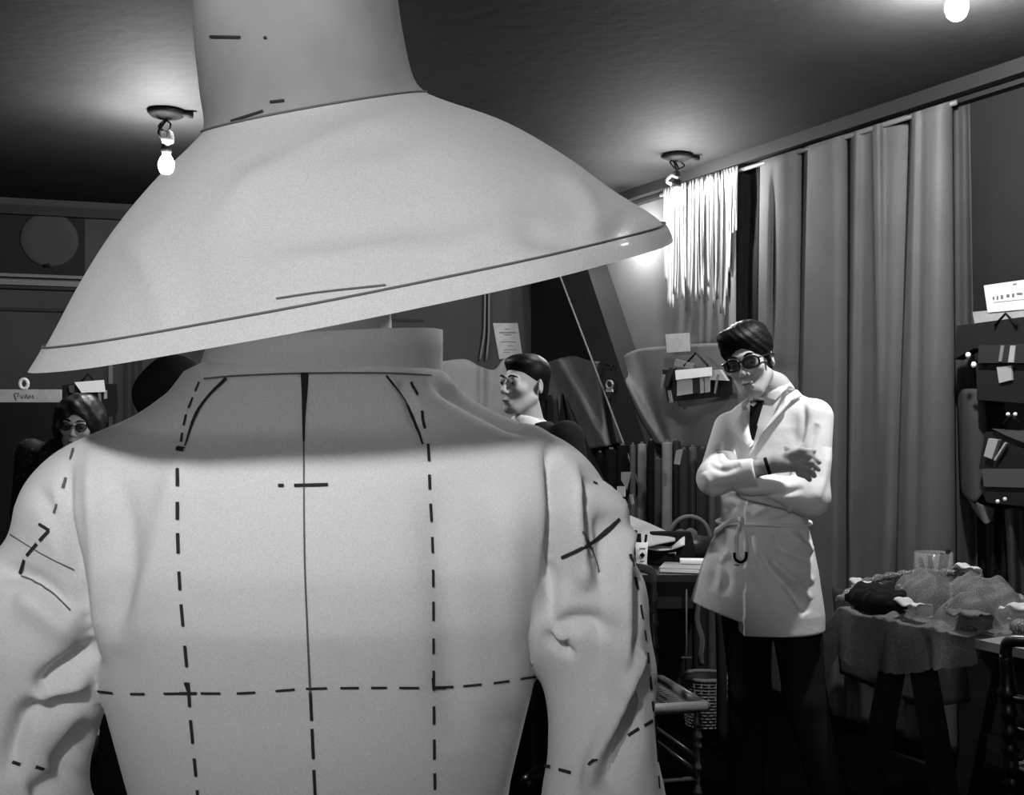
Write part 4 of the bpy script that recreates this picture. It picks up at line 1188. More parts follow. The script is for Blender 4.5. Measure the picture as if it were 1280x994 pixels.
swatches(WP, (1257, 392), 14, None,
         [([(1209, 408), (1300, 396), (1300, 434), (1230, 436), (1205, 450)], gs[0], .12, .18), ([(1230, 432), (1300, 430), (1300, 454), (1229, 454)], gs[1], .16, .19), ([(1252, 432), (1256, 432), (1253, 452), (1249, 452)], gs[3], .19, .195),
          ([(1264, 432), (1270, 432), (1268, 453), (1261, 453)], gs[4], .19, .195), ([(1228, 454), (1300, 452), (1300, 505), (1230, 500)], gs[0], .13, .17), ([(1248, 459), (1266, 457), (1267, 475), (1251, 479)], gs[4], .17, .18)],
         'dark bundle of fabric swatches below the written note on the right wall', dots=((1211, 444, .012), (1218, 456, .012)))
swatches(WP, (1265, 519), 9, None,
         [([(1240, 540), (1300, 536), (1300, 592), (1232, 586)], gs[0], .12, .16), ([(1240, 548), (1252, 550), (1244, 574), (1234, 570)], gs[4], .16, .18), ([(1258, 553), (1260, 554), (1246, 576), (1244, 575)], gs[4], .17, .18),
          ([(1234, 586), (1300, 586), (1300, 610), (1236, 608)], gs[2], .14, .17), ([(1230, 608), (1300, 610), (1300, 634), (1240, 628)], gs[0], .13, .16), ([(1243, 536), (1300, 540), (1300, 560), (1262, 545)], gs[2], .16, .175)],
         'lower dark bundle of fabric swatches at the right picture edge', dots=((1261, 518, .008), (1270, 518, .008), (1248, 627, .008), (1257, 624, .008)))
cloth(WP, [(1190, 136), (1200, 133), (1212, 130)], [(1192, 735), (1208, 735), (1222, 735)], lambda u, v: .02 + .02 * S(u * 6 + v), 'hanging_cloth', M['curtain_d'], 'narrow darker cloth strip hanging right of the curtains', 'cloth', 14, 40)
cloth(WP, [(1196, 488), (1212, 486), (1230, 487)], [(1200, 615), (1218, 628), (1240, 600)], lambda u, v: .06 + .06 * S(PI * u) * (.4 + v), 'hanging_cloth', M['curtain_d'], 'small slung cloth pouch hanging beside the lower swatches', 'cloth', 18, 24)
cloth(WP, [(1206, 618), (1225, 630), (1244, 636)], [(1222, 645), (1232, 655), (1242, 650)], lambda u, v: .09 + .05 * S(PI * u), 'hanging_cloth', M['curtain'], 'pale rolled cloth end poking out under the slung pouch', 'cloth', 14, 14)
cloth(WP, [(1256, 636), (1275, 634), (1300, 634)], [(1262, 760), (1280, 760), (1310, 760)], lambda u, v: .08 + .04 * S(u * 9), 'hanging_cloth', M['curtain_d'], 'grey cloth hanging below the lower swatches at the right edge', 'cloth', 18, 24)
cloth(WP, [(1238, 640), (1248, 640), (1256, 640)], [(1236, 760), (1248, 760), (1260, 760)], lambda u, v: .04 + .02 * S(u * 9), 'hanging_cloth', M['black'], 'black cloth hanging in the gap under the lower swatches', 'cloth', 12, 16)
# left wall corner
swatches(BP, (110, 468), 8, ([(93, 478), (130, 475), (132, 490), (102, 491)], .205),
         [([(78, 482), (92, 480), (92, 500), (80, 500)], gs[0], .12, .16), ([(90, 482), (146, 480), (148, 512), (140, 521), (92, 520)], gs[0], .13, .18), ([(122, 490), (126, 490), (128, 514), (126, 514)], gs[3], .18, .19),
          ([(130, 488), (134, 488), (134, 498), (130, 499)], gs[4], .18, .19), ([(86, 482), (93, 481), (93, 491), (87, 491)], gs[2], .17, .19)],
         'bundle of fabric swatches with white toothed card on the left wall', dots=())
p0 = BP(62, 332, .0)
t = thing('wall_plate', p0, 'faint round pale plate hung high on the dark left wall', 'wall plate')
q = BP(62, 300, .0)
MB().lathe([(.172, .0), (.176, .010), (.168, .022), (.12, .018), (.06, .015), (.005, .014)], q, 40, axis=(*BN, 0)).build('plate', M['wall'], t)
for y in (268, 333):
    qq = BP(60, y, .0); MB().tube([qq + (-.02, -.02, 0), qq + (.02, -.02, .004)], .012, 8).build('hanger_clip', M['darkmetal'], t)
# dark cupboard with a pale written board along its top
cf = lambda x, y, Y=6.25: W(x, y, Y)
pL, pR = cf(-200, 503), cf(74, 503)
cup = thing('cupboard', (pL[0] / 2 + pR[0] / 2, 6.35, 0), 'black cupboard against the left wall with a pale board along its top', 'cupboard')
MB().box(((pL[0] + pR[0]) / 2, 6.36, pL[2] / 2), (pR[0] - pL[0], .25, pL[2])).build('carcass', M['dark'], cup, smooth=False)
for k in range(3):
    wd = (pR[0] - pL[0]) / 3
    d = MB().box((pL[0] + wd * (k + .5), 6.225, pL[2] / 2), (wd - .012, .02, pL[2] - .06)).build('door', M['dark'], cup, smooth=False)
    MB().lathe([(.006, 0), (.014, .01), (.016, .02), (.008, .028)], (pL[0] + wd * (k + .9), 6.215, pL[2] * .55), 10, axis=(0, -1, 0)).build('knob', M['darkmetal'], d)
zt = cf(0, 487)[2]
bo = MB().box(((pL[0] + pR[0]) / 2, 6.25, (zt + pL[2]) / 2), (pR[0] - pL[0] + .02, .03, zt - pL[2])).build('label_board', M['paper_g'], cup, smooth=False)
def write(parent, fn, strokes, m, r=.0022):
    for s in strokes: MB().tube([fn(*p) for p in s], r, 5).build('written_stroke', m, parent)
bf = lambda x, y: W(x, y, 6.232)
write(bo, bf, [[(18, 492), (20, 500)], [(18, 492), (24, 491), (22, 496)], [(26, 494), (28, 498), (30, 493)], [(31, 498), (33, 493), (35, 498)], [(36, 498), (37, 494), (39, 497), (41, 494), (42, 498)]], M['pencil'])
o = MB().tube([W(30 + 5 * math.cos(k * PI / 9), 480 + 6 * math.sin(k * PI / 9), 6.24) for k in range(19)], .010, 8, caps=False).build('tape_ring', M['paper'], None, loc=W(30, 487, 6.24))
tag(o, 'small white ring of tape standing on the black cupboard', 'tape')
# cords beside the notice
for i, (x0, x1) in enumerate(((607, 600), (612, 608))):
    pts = smooth_path([BP(x0, 300, .05), BP(x0 - 1, 390, .05), BP(x0 + (x1 - x0) * .3, 418, .05), BP(x1, 450, .05)], 14)
    o = MB().tube(pts, .009, 6).build('electric_cable', M['trim'], None, loc=pts[-1])
    tag(o, ('left' if i == 0 else 'right') + ' cord of the pair running down the wall beside the notice', 'cord', 'cords beside the notice')
pts = [WP(757, 456, .2), WP(765, 458, .22), WP(764, 470, .22)]
hk = thing('wall_hook', WP(765, 458, .1), 'small metal hook with a pale tag on the grey wall cloth', 'hook')
MB().tube([WP(757, 455, .17), WP(764, 457, .2), WP(764, 463, .2)], .007, 6).build('hook', M['darkmetal'], hk)
MB().tube([WP(762 + 4 * math.cos(k * PI / 6), 481 + 5 * math.sin(k * PI / 6), .2) for k in range(13)], .007, 6, caps=False).build('ring', M['drape_l'], hk)
on_wall(WP, [(759, 486), (766, 486), (767, 490), (759, 490)], .19, .2, 'tag', M['paper_g'], hk)
MB().tube([WP(764, 490, .2), WP(763, 502, .2)], .005, 6).build('strap', M['darkmetal'], hk)
# dark garments hanging beside the man in the suit
cloth(lambda x, y, o: W(x, y, 5.6 - o), [(672, 500), (680, 495), (690, 494), (697, 498)], [(655, 640), (675, 660), (700, 660), (715, 650)], lambda u, v: .06 + .08 * S(PI * u) * (.5 + v) + .02 * S(u * 12), 'hanging_garment', M['black'],
      'black garment with a rounded top hanging beside the dark-suited person', 'garment', 24, 24)
cloth(lambda x, y, o: W(x, y, 5.7 - o), [(702, 493), (704, 492), (706, 494)], [(690, 640), (730, 640), (775, 640)], lambda u, v: .06 + .08 * S(PI * u) * v + .015 * S(u * 12), 'hanging_garment', M['black'],
      'black garment hanging to a point, right of the rounded one', 'garment', 24, 24)
# ------------------------------------------------------------------ rolls of fabric leaning at the wall
roll_m = {k: mat('roll_' + k, g, .9, .05, var=.15, vscale=12, bump=.3, bscale=60) for k, g in dict(black=.004, dark=.02, mid=.055, grey=.09, light=.13).items()}
rolls = [(750, 10, 566, 'black', 'leftmost black fabric roll standing against the wall, partly behind the sleeve'), (764, 15, 562, 'black', 'thick black fabric roll, second from the left'), (778, 14, 557, 'black', 'black fabric roll with hanging paper tags'),
         (791, 7, 556, 'mid', 'slim grey fabric roll between two black rolls'), (802.5, 11, 555, 'light', 'pale fabric roll with a rounded top left of the middle'), (814, 8, 551, 'black', 'slim black fabric roll right of the pale rounded one'),
         (821.5, 11, 573, 'grey', 'shorter grey fabric roll beside the tallest pale one'), (834, 13, 553, 'light', 'tallest pale fabric roll in the middle of the row'), (846, 10, 551, 'dark', 'dark fabric roll with a striped tag'),
         (855, 12, 562, 'dark', 'dark grey fabric roll behind the basket handle'), (866, 11, 559, 'mid', 'mid grey fabric roll near the folded arms'), (878, 12, 561, 'dark', 'dark grey fabric roll, second from the white coat'), (890, 11, 563, 'mid', 'grey fabric roll closest to the white coat')]
for i, (x, wd, yt, k, lab) in enumerate(rolls):
    off = .20 + .05 * (i % 2)
    tp = WP(x, yt, off); r = wd / 2 * tp[1] / F
    ft = on_line(RB, RD, RN, x, off + .10)
    ft = np.array((ft[0], ft[1], .0))
    d = tp - ft; Ln = np.linalg.norm(d)
    t = thing('fabric_roll', (ft[0], ft[1], 0), lab, 'fabric roll', 'fabric rolls standing along the wall')
    dz = r * .35
    MB().lathe([(r * .98, dz * .6), (r, .06), (r * 1.02, Ln * .3), (r * .99, Ln * .7), (r, Ln - .012), (r * .94, Ln - .003), (r * .8, Ln - .001), (r * .35, Ln - .006)], ft, 16, axis=d).build('cloth', roll_m[k], t)
    MB().lathe([(r * .38, Ln - .01), (r * .38, Ln + .012), (r * .28, Ln + .012), (r * .28, Ln - .01)], ft, 12, axis=d, caps=False).build('core', roll_m['mid'], t)
def roll_tag(quad, off, m, label):
    o = on_wall(WP, quad, off, off + .004, 'paper_tag', m, None, loc=WP(quad[0][0], quad[2][1], off)); tag(o, label, 'tag')
roll_tag([(772, 608), (782, 608), (782, 621), (772, 621)], .36, M['paper'], 'square white paper tag on the black fabric rolls')
roll_tag([(777, 590), (789, 590), (788, 596), (784, 612), (777, 600)], .35, M['paper_g'], 'curled grey paper tag above the square one')
roll_tag([(787, 618), (791, 618), (793, 630), (790, 631)], .35, M['paper_g'], 'narrow grey paper tag below the square one')
roll_tag([(846, 563), (854, 561), (850, 581), (843, 580)], .34, M['paper_g'], 'striped tag hanging from a dark fabric roll')
# ------------------------------------------------------------------ desk with sewing things
DZ = .765
dk = thing('desk', (.62, 5.15, 0), 'dark wooden desk behind the chair, between fabric rolls and white coat', 'desk')
MB().box((.62, 5.15, DZ - .015), (.66, .74, .03)).build('desk_top', M['wood_d'], dk, smooth=False)
MB().box((.62, 4.83, DZ - .09), (.58, .02, .12)).build('apron', M['wood_d'], dk, smooth=False)
MB().box((.62, 5.47, DZ - .09), (.58, .02, .12)).build('apron', M['wood_d'], dk, smooth=False)
for sx in (-1, 1):
    MB().box((.62 + sx * .29, 5.15, DZ - .09), (.02, .62, .12)).build('apron', M['wood_d'], dk, smooth=False)
    for sy in (-1, 1):
        MB().lathe([(.018, 0), (.024, .1), (.022, .3), (.028, .55), (.028, DZ - .031)], (.62 + sx * .285, 5.15 + sy * .32, 0), 12).build('leg', M['wood_d'], dk)
MB().box((.62, 5.482, .38), (.62, .015, .64)).build('desk_shade_panel', M['wood_d'], dk, smooth=False)  # dark sheet added to stand in for the shade under the desk
# pencil cup
cp = np.array((W(802, 703, 5.0)[0], 5.0, DZ)); hgt = .118
t = thing('pencil_cup', cp, 'white footed cup with a black diamond emblem holding dark brushes', 'cup')
cup_o = MB().lathe([(.031, 0), (.031, .008), (.024, .02), (.025, .05), (.029, hgt), (.026, hgt), (.022, .03)], cp, 24).build('cup', M['card'], t)
cq = cp + (0, -.0275, .062)
dm = MB().prism([cq + (-.013, 0, 0), cq + (0, 0, -.013), cq + (.013, 0, 0), cq + (0, 0, .013)], (0, -.003, 0)); dm.build('diamond_emblem', M['black'], cup_o, smooth=False)
MB().box(cp + (0, -.0285, .092), (.028, .002, .0035)).build('printed_line', M['pencil'], cup_o, smooth=False)
MB().box(cp + (0, -.026, .036), (.02, .002, .003)).build('printed_line', M['pencil'], cup_o, smooth=False)
for i, (dx, dz, lean, r) in enumerate(((-.014, .17, -.012, .006), (-.006, .155, -.004, .008), (.014, .150, .008, .006))):
    o = MB().tube([cp + (dx * .5, .004 * i, .03), cp + (dx + lean, .004 * i, dz)], [r * .8, r]).build('brush', M['black'], None, loc=cp + (0, 0, .03))
    tag(o, ['leftmost tall dark brush in the white cup', 'thick dark brush in the white cup beside the tall one', 'dark brush standing alone at the right of the white cup'][i], 'brush')
# black handbag
hb = np.array((W(838, 705, 5.16)[0], 5.16, DZ))
t = thing('handbag', hb, 'black handbag with a bright metal clasp on the desk', 'bag')
V, Q = sdf_mesh(lambda p: loft(p, [(DZ, hb[0], hb[1], .115, .07, 0), (DZ + .08, hb[0], hb[1], .11, .06, 0), (DZ + .15, hb[0], hb[1], .095, .03, 0)], 3.2), hb + (-.15, -.1, -.02), hb + (.15, .1, .19), .008, 1)
MB()
mesh_obj('bag_body', V, Q, M['black'], t)
MB().tube([hb + (-.02, -.071, .058), hb + (.0, -.075, .058), hb + (.012, -.078, .062), hb + (.010, -.078, .045)], .004, 6).build('clasp', M['metal'], t)
# basket with an arched handle
bk = np.array((W(862, 690, 5.38)[0], 5.38, DZ))
t = thing('basket', bk, 'dark basket with an arched cane handle behind the handbag', 'basket')
MB().lathe([(.08, 0), (.10, .05), (.105, .10), (.098, .10), (.09, .02)], bk, 24).build('basket_body', M['wood_d'], t)
MB().tube([bk + (.100 * math.cos(a), 0, .09 + .11 * math.sin(a)) for a in np.linspace(0, PI, 16)], .011, 8).build('handle', M['cane'], t)
o_ = None
for i, (dx, r) in enumerate(((-.05, .034), (.0, .038))):
    V, Q = sdf_mesh(lambda p: ell(p, bk + (dx, -.03, .105), (r, r, r * 1.15)) + .002 * np.sin(p[:, 0] * 160) * np.sin(p[:, 2] * 140), bk + (dx - .06, -.1, .04), bk + (dx + .06, .04, .17), .008, 1)
    o = mesh_obj('thread_ball', V, Q, M['curtain'], None, loc=bk + (dx, -.03, .07)); tag(o, ('smaller' if i == 0 else 'larger') + ' grey ball of thread in the dark basket', 'thread')
# folded white cloth lying over the handbag
def wc(u, v):
    x = 764 + u * 80; yt = np.interp(u, [0, .2, .6, 1], [636, 642, 655, 670]); yb = np.interp(u, [0, .2, .6, 1], [686, 683, 683, 676])
    return W(x, yt + (yb - yt) * v, 5.22 - .18 * v + .015 * S(u * 9 + v * 6))
mb = MB(); mb.grid(wc, 26, 14); o = solidify(mb.build('folded_cloth', M['ribbon'], None, True, loc=W(800, 684, 5.1)), .006); tag(o, 'folded white cloth lying over the handbag on the desk', 'cloth')
def wc2(u, v):
    x = 806 + u * 50; y = 676 + 5 * S(PI * u) + v * (9 - 4 * u) - 8 * u * u * (1 - v)
    return W(x, y, 5.15 - .08 * v + .01 * S(u * 12))
mb = MB(); mb.grid(wc2, 22, 8); o = solidify(mb.build('rolled_paper', M['paper'], None, True, loc=W(830, 684, 5.1)), .006); tag(o, 'pale crumpled paper curling over the black handbag', 'paper')
# books / box of paper at the desk corner
def slab(x0, x1, y0, y1, z0, z1, name, m, label, cat='book', rot=0.0):
    c = np.array(((x0 + x1) / 2, (y0 + y1) / 2, z0)); t = thing(name, c, label, cat)
    R = rz(rot)
    MB().box(c + (0, 0, (z1 - z0) / 2), (x1 - x0, y1 - y0, z1 - z0), R).build('cover', m, t, smooth=False)
    MB().box(c + R @ np.array((0, -.004, 0)) + (0, 0, (z1 - z0) / 2), (x1 - x0 - .012, y1 - y0, (z1 - z0) * .6), R).build('pages', M['card'], t, smooth=False)
    return t
slab(.66, .86, 4.82, 5.04, DZ + .0005, DZ + .022, 'book', M['paper_g'], 'thin book lying at the desk corner beside the white coat', rot=-.25)
slab(.75, .90, 4.95, 5.03, DZ + .023, DZ + .042, 'notepad', M['card'], 'white notepad on the thin book', 'notepad', rot=-.1)
# strings hanging from the desk
o = MB().tube([W(858, 737, 4.80), W(858, 800, 4.80), W(857, 838, 4.80)], .004, 6).build('string', M['trim'], None, loc=W(857, 838, 4.8)); tag(o, 'thin cord hanging from the desk edge above the wicker basket', 'cord')
o = MB().box(W(858, 822, 4.795), (.045, .006, .006)).build('cord_toggle', M['trim'], o, smooth=False)
def st(u, v): return W(866 + 9 * v + u * 7 + 2 * S(v * 12), 736 + 96 * v, 4.80 + .01 * S(9 * v + 3 * u))
mb = MB(); mb.grid(st, 4, 24); o = solidify(mb.build('cloth_strip', M['drape'], None, True, loc=W(872, 832, 4.8)), .003); tag(o, 'grey cloth strip hanging from the desk edge above the wicker basket', 'cloth')
# ------------------------------------------------------------------ turned chairs
def bamboo(L, r, beads):
    pr = []
    for z in np.linspace(0, 1, 60):
        q = r * (.72 + .10 * math.cos(z * 2 * PI))
        for b in beads: q += r * .62 * math.exp(-((z - b) / .012) ** 2) + r * .25 * math.exp(-((z - b - .03) / .01) ** 2)
        pr.append((q, z * L))
    return pr
def chair(c, yaw_, m, label, seat_m, bh=.88, r=.015, beads=(.55, .62, .70, .80, .9)):
    c = np.array((*c, 0.)); R = rz(yaw_); g = lambda x, y, z: c + R @ np.array((x, y, z))
    t = thing('chair', c, label, 'chair')
    sw, sd, sh = .205, .195, .45
    for sx in (-1, 1):
        MB().lathe(bamboo(sh - .02, r, (.3, .36, .55, .72, .80, .9)), g(sx * sw * .95, -sd * .95, 0), 12).build('leg', m, t)
        a = g(sx * sw * .9, sd, 0); b = g(sx * sw * .92, sd + .05, bh - .05)
        d = b - a; MB().lathe(bamboo(np.linalg.norm(d), r, beads), a, 12, axis=d).build('back_post', m, t)
    pts = [g(-sw * .92, sd + .05, bh - .06), g(-sw * .86, sd + .052, bh - .015), g(-sw * .4, sd + .075, bh + .005), g(0, sd + .08, bh + .012), g(sw * .4, sd + .075, bh + .005), g(sw * .86, sd + .052, bh - .015), g(sw * .92, sd + .05, bh - .06)]
    MB().tube(smooth_path(pts, 24), .017, 10).build('crest_rail', M['wood'] if m is M['gilt'] else m, t)
    pts = [g(-sw * .92, sd + .04, bh - .17), g(0, sd + .07, bh - .15), g(sw * .92, sd + .04, bh - .17)]
    MB().tube(smooth_path(pts, 14), .012, 8).build('back_rail', m, t)
    pts = [g(-sw * .92, sd + .015, sh + .12), g(0, sd + .04, sh + .13), g(sw * .92, sd + .015, sh + .12)]
    MB().tube(smooth_path(pts, 14), .010, 8).build('back_rail', m, t)
    for k in (-2, -1, 0, 1, 2):
        MB().tube([g(k * .055, sd + .035, sh + .13), g(k * .055, sd + .068, bh - .15)], .006, 6).build('spindle', m, t)
    # seat frame with a woven panel
    fr = [g(-sw - .012, -sd - .012, sh), g(sw + .012, -sd - .012, sh), g(sw, sd, sh), g(-sw, sd, sh)]
    mb = MB()
    for i in range(4):
        mb.tube([fr[i], fr[(i + 1) % 4]], .019, 10)
    mb.build('seat_frame', M['wood'] if m is M['gilt'] else m, t)
    mb = MB()
    mb.grid(lambda u, v: g(-sw + 2 * sw * u, -sd + 2 * sd * v, sh - .004 - .012 * S(PI * u) * S(PI * v)), 14, 14)
    se = solidify(mb.build('seat', seat_m, t), .006)
    mb = MB()
    for i in range(15):
        u = -sw + 2 * sw * (i + .5) / 15; v = -sd + 2 * sd * (i + .5) / 15
        mb.box(g(u, 0, sh + .002 - .008), (.006, 2 * sd, .003), R); mb.box(g(0, v, sh + .003 - .008), (2 * sw, .006, .003), R)
    w_ = mb.build('cane_weave', M['cane'], se, smooth=False); w_['kind'] = 'stuff'
    for z, e in ((.22, 1), (.27, 1)):
        for sx in (-1, 1): MB().tube([g(sx * sw * .95, -sd * .95, z), g(sx * sw * .9, sd, z)], .009, 8).build('stretcher', m, t)
    MB().tube([g(-sw * .95, -sd * .95, .20), g(sw * .95, -sd * .95, .20)], .009, 8).build('stretcher', m, t)
    MB().tube([g(-sw * .9, sd, .24), g(sw * .9, sd, .24)], .009, 8).build('stretcher', m, t)
    return t
chair((.402, 3.96), .215, M['gilt'], 'turned wooden chair with a caned seat beside the toile sleeve', M['wood_d'], bh=.87)
chair((1.655, 3.01), 2.05, M['blackgloss'], 'black lacquered chair with beaded back posts at the right picture edge', M['blackgloss'], bh=.83, r=.021, beads=(.46, .54, .60, .66, .72, .79, .86))
# ------------------------------------------------------------------ wicker waste basket
wb_ = np.array((W(881, 905, 5.22)[0], 5.22, 0.)); HB = .235
t = thing('waste_basket', wb_, 'round woven wicker waste basket on the floor under the desk edge', 'basket')
MB().lathe([(.078, .004), (.080, .01), (.108, HB), (.103, HB), (.076, .014)], wb_, 32).build('lining', M['wood_d'], t)
mb = MB()
for j in range(15):
    z = .012 + j * (HB - .03) / 14; r0 = .081 + (.109 - .081) * z / HB
    mb.tube([wb_ + ((r0 + .0035 * (1 if (k + j) % 2 else -.4)) * math.cos(2 * PI * k / 40), (r0 + .0035 * (1 if (k + j) % 2 else -.4)) * math.sin(2 * PI * k / 40), z) for k in range(41)], .0055, 5, caps=False)
w_ = mb.build('woven_cane', M['wicker'], t); w_['kind'] = 'stuff'
for k in range(20):
    a = 2 * PI * k / 20; MB().tube([wb_ + (.083 * math.cos(a), .083 * math.sin(a), .004), wb_ + (.112 * math.cos(a), .112 * math.sin(a), HB)], .004, 5).build('stake', M['wicker'], t)
MB().tube([wb_ + (.109 * math.cos(a), .109 * math.sin(a), HB) for a in np.linspace(0, 2 * PI, 41)], .010, 8, caps=False).build('rim', M['wicker'], t)
def crumple(c, r, m, name, label, cat, seed, sq=(1, 1, .6), loc=None, h=None):
    g = np.random.default_rng(seed); dirs = g.normal(size=(9, 3)); dirs /= np.linalg.norm(dirs, axis=1)[:, None]; ds = g.uniform(.45, .95, 9)
    c = np.asarray(c, float); sq = np.array(sq)
    def f(p):
        q = (p - c) / sq
        d = np.linalg.norm(q, axis=1) - r
        for dd, s in zip(dirs, ds): d = np.maximum(d, q @ dd - r * s)
        return (d + .10 * r * np.sin(q[:, 0] * 5 / r + seed) * np.sin(q[:, 1] * 4 / r) * np.sin(q[:, 2] * 5 / r)) * min(sq)
    V, Q = sdf_mesh(f, c - r * 1.3 * sq, c + r * 1.3 * sq, h or r / 6, 1)
    o = mesh_obj(name, V, Q, m, None, loc=c - (0, 0, r * sq[2])); return tag(o, label, cat)
crumple(wb_ + (.02, -.02, HB - .035), .05, M['paper_g'], 'crumpled_paper', 'crumpled paper scrap in the wicker waste basket', 'paper', 3)
for i, (dx, dy) in enumerate(((-.04, .02), (.0, .05))):
    crumple(wb_ + (dx, dy, HB - .06), .045, M['drape'], 'cloth_scrap', ['left', 'right'][i] + ' grey cloth scrap at the back of the wicker waste basket', 'cloth', 4 + i)
# ------------------------------------------------------------------ trestle table
TZ = .75
NL = np.array((1.155, 3.945)); TD = RD; TN = -RN
TP = lambda t, d, z: np.array((*(NL + TD * t + TN * d), z))
tb = thing('trestle_table', TP(.9, .4, 0), 'long trestle work table covered in tulle and papers at the right', 'table')
MB().prism([TP(0, 0, TZ - .028), TP(1.9, 0, TZ - .028), TP(1.9, .85, TZ - .028), TP(0, .85, TZ - .028)], (0, 0, .028)).build('table_top', M['wood'], tb, smooth=False)
for tt in (.17, 1.5):
    MB().prism([TP(tt - .04, .12, TZ - .115), TP(tt + .04, .12, TZ - .115), TP(tt + .04, .72, TZ - .115), TP(tt - .04, .72, TZ - .115)], (0, 0, .085)).build('trestle_beam', M['wood_d'], tb, smooth=False)
    for dd in (.15, .66):
        for e in (-1, 1):
            a = TP(tt + e * .035, dd, TZ - .04); b = TP(tt + e * .20, dd, 0)
            w1 = np.array((*TD, 0)) * .035; w2 = np.array((*TN, 0)) * .03
            MB().add([a - w1 - w2, a + w1 - w2, a + w1 + w2, a - w1 + w2, b - w1 - w2, b + w1 - w2, b + w1 + w2, b - w1 + w2],
                     [(0, 1, 2, 3), (7, 6, 5, 4), (0, 4, 5, 1), (1, 5, 6, 2), (2, 6, 7, 3), (3, 7, 4, 0)]).build('trestle_leg', M['wood_d'], tb, smooth=False)
        MB().prism([TP(tt - .15, dd - .012, .20), TP(tt + .15, dd - .012, .20), TP(tt + .15, dd - .012, .26), TP(tt - .15, dd - .012, .26)], np.array((*TN, 0)) * .024).build('trestle_brace', M['wood_d'], tb, smooth=False)
# pale cloth hanging behind and below the table
cloth(WP, [(1040, 735), (1120, 745), (1230, 755)], [(1050, 842), (1150, 880), (1230, 876)], lambda u, v: .30 + .05 * S(u * 16 + 2 * v), 'hanging_cloth', M['curtain_d'], 'grey cloth trailing on the floor behind the trestle legs', 'cloth', 40, 16)
# heap of tulle on the table
def heap(t_, d):
    b = max(hh * max(0, 1 - (((t_ - a) / (ra * 1.3)) ** 2 + ((d - c) / (rb_ * 1.3)) ** 2) ** 1.3) for a, c, ra, rb_, hh in ((.20, .20, .11, .10, .145), (.34, .30, .17, .10, .135), (.43, .13, .09, .07, .10)))
    return b + .013 * S(t_ * 34 + d * 11) * S(d * 27 + 1) + .009 * S(t_ * 61 + d * 37) * S(t_ * 23 - d * 51) + .005 * S(t_ * 120 - d * 60)
def tul(u, v):
    t_ = -.085 + .67 * u; d = -.20 + .86 * v
    hang = 0
    if d < 0: hang = -d; d2 = -.012 - .02 * S(t_ * 30) * hang / .2 - .004
    else: d2 = d
    z = TZ + .006 + max(0, heap(t_, max(d, 0))) - hang * (.62 + .3 * S(t_ * 5.2 + .8)) - (1.1 * max(0, -t_) if t_ < 0 else 0)
    return TP(t_, d2, z)
mb = MB(); mb.grid(tul, 130, 100); o = mb.build('tulle', M['tulle'], None, True, loc=TP(.3, .2, TZ)); tag(o, 'sheer grey tulle heaped over the table and falling past its front edge', 'tulle')
def lump(t_, d, a, b, hh, m, name, label, cat, seed, rot=0.0):
    c = TP(t_, d, TZ + hh * .45); R = np.array((TD[0], TD[1], 0)), np.array((TN[0], TN[1], 0))
    Rm = np.stack([R[0], R[1], np.array((0, 0, 1.))], 1) @ rz(rot)
    def f(p):
        q = (p - c) @ Rm
        e = ell(q, (0, 0, 0), (a, b, hh * .55))
        e = e + .008 * np.sin(q[:, 0] * 30 + seed + 14 * q[:, 1]) * np.sin(q[:, 1] * 36 + 2 * seed) + .005 * np.sin(q[:, 0] * 95 + q[:, 1] * 70 + seed) + .004 * np.sin(q[:, 0] * 60 - q[:, 1] * 170)
        return np.maximum(e, TZ + .003 - p[:, 2])
    V, Q = sdf_mesh(f, c - (.32, .32, .1), c + (.32, .32, .12), .008, 1)
    o = mesh_obj(name, V, Q, m, None, loc=TP(t_, d, TZ)); return tag(o, label, cat)
lump(.09, .10, .13, .095, .10, M['black'], 'black_cloth', 'black crumpled cloth on the near left corner of the table', 'cloth', 1)
lump(.20, .20, .11, .10, .13, M['net'], 'sequinned_cloth', 'sparkling sequinned cloth heaped behind the black cloth', 'cloth', 2)
lump(.34, .30, .17, .09, .12, M['net'], 'sequinned_cloth', 'long sequinned cloth heaped along the middle of the table', 'cloth', 3, .3)
lump(.43, .13, .09, .07, .085, spots('bead_cloth', .012, .45, 130, .3), 'beaded_cloth', 'dark beaded cloth in front of the sequinned heap', 'cloth', 4)
lump(.63, .22, .10, .08, .05, M['net'], 'sequinned_cloth', 'flat sequinned cloth near the white papers', 'cloth', 5)
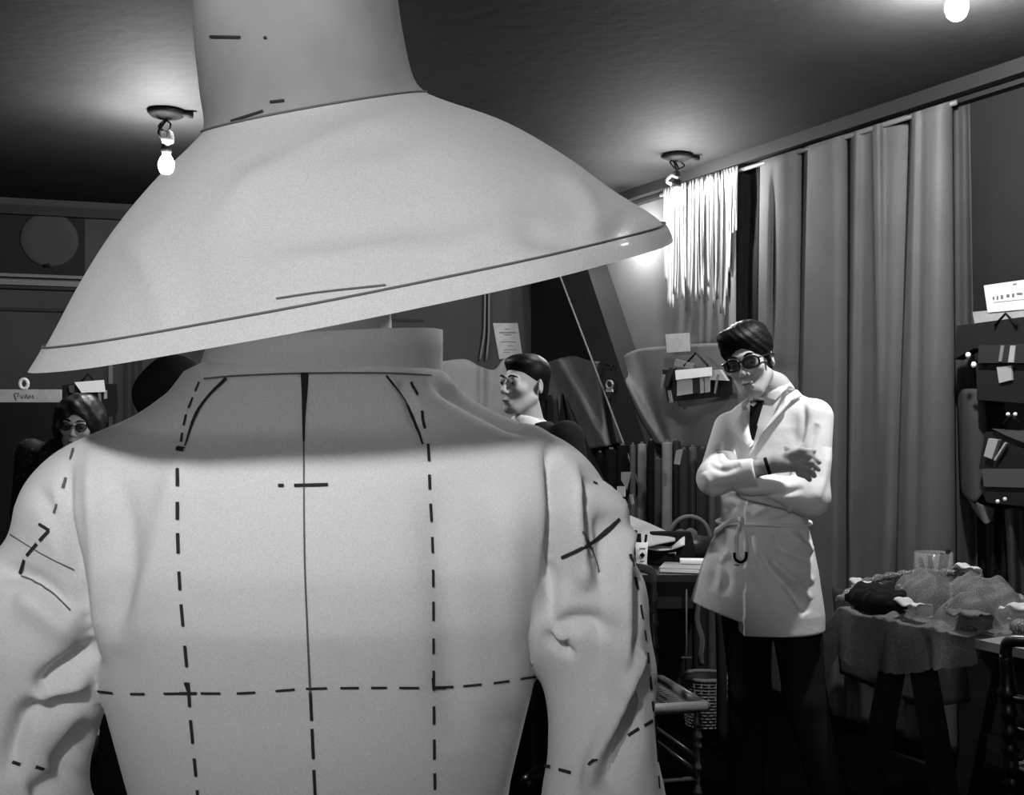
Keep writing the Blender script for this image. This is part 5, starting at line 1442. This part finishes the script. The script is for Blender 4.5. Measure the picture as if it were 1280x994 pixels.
# scraps of white fabric
def curl(t_, d, z, r, L, seed, m, label):
    def f(u, v):
        a = -1.2 + 3.6 * u; rr = r * (1 + .25 * S(7 * v + seed) + .15 * S(15 * u))
        p = TP(t_ + L * (v - .5), d + rr * math.cos(a), z + max(.002, rr * math.sin(a) * .8 + r * .4) + .006 * S(11 * v + seed))
        return p
    mb = MB(); mb.grid(f, 16, 16); o = solidify(mb.build('fabric_scrap', m, None, True, loc=TP(t_, d, z)), .002); return tag(o, label, 'fabric scrap')
curl(.30, .03, TZ + .03, .035, .10, 1, M['scrap'], 'white curled fabric scrap at the table front edge')
curl(.00, .12, TZ + .06, .03, .10, 2, M['scrap'], 'white curled fabric scrap at the left end of the table')
curl(.52, .04, TZ + .02, .045, .12, 3, M['tulle'], 'gauzy pale tulle scrap at the bare front of the table')
curl(.66, .10, TZ + .06, .04, .12, 4, M['scrap'], 'white crumpled scrap beside the papers')
curl(.20, .40, TZ + .13, .025, .10, 5, M['scrap'], 'small white scrap on top of the sequinned heap')
# rope-like rolled edge of net at the left end
o = MB().tube(smooth_path([TP(-.03, .02, TZ + .03), TP(-.03, .14, TZ + .085), TP(.0, .28, TZ + .11), TP(.10, .38, TZ + .125), TP(.22, .46, TZ + .12)], 40), [.014 + .004 * S(k * 1.9) for k in range(40)], 8).build('rolled_net', M['net'], None, loc=TP(0, .2, TZ))
tag(o, 'rolled net edge curving around the left end of the cloth heap', 'net')
# glass tumbler with things in it
gp = TP(.17, .60, TZ); gp = np.array((W(1167, 0, gp[1])[0], gp[1], TZ + .004))
t = thing('glass_jar', gp, 'glass jar with dark contents on the table behind the heap', 'jar')
MB().lathe([(.062, .0), (.068, .01), (.068, .19), (.064, .19), (.063, .015)], gp, 28, caps=False).build('glass', M['glass'], t)
for k in range(7):
    a = k * .9; o = MB().tube([gp + (.02 * math.cos(a), .02 * math.sin(a), .02), gp + (.05 * math.cos(a + .5), .05 * math.sin(a + .5), .14 + .01 * k)], .008, 6).build('contents', M['black'], t)
# papers and book at the right
def sheet(t0, t1, d0, d1, z, th, m, name, label, cat, sk=0.0):
    o = MB().prism([TP(t0, d0, z), TP(t1, d0 + sk, z), TP(t1, d1 + sk, z), TP(t0, d1, z)], (0, 0, th)).build(name, m, None, False, loc=TP((t0 + t1) / 2, (d0 + d1) / 2, z)); return tag(o, label, cat)
sheet(.36, .80, .52, .80, TZ + .001, .05, M['black'], 'portfolio', 'black portfolio lying at the back of the table', 'portfolio')
sheet(.37, .72, .54, .74, TZ + .052, .004, M['card'], 'paper_sheet', 'white paper sheet on the black portfolio', 'paper')
sheet(.72, 1.1, .24, .50, TZ + .001, .006, M['card'], 'paper_sheet', 'white paper sheets at the right edge behind the scraps', 'paper')
sheet(.70, 1.0, .03, .20, TZ + .001, .004, M['card'], 'paper_sheet', 'white card lying at the bare front corner of the table', 'paper')
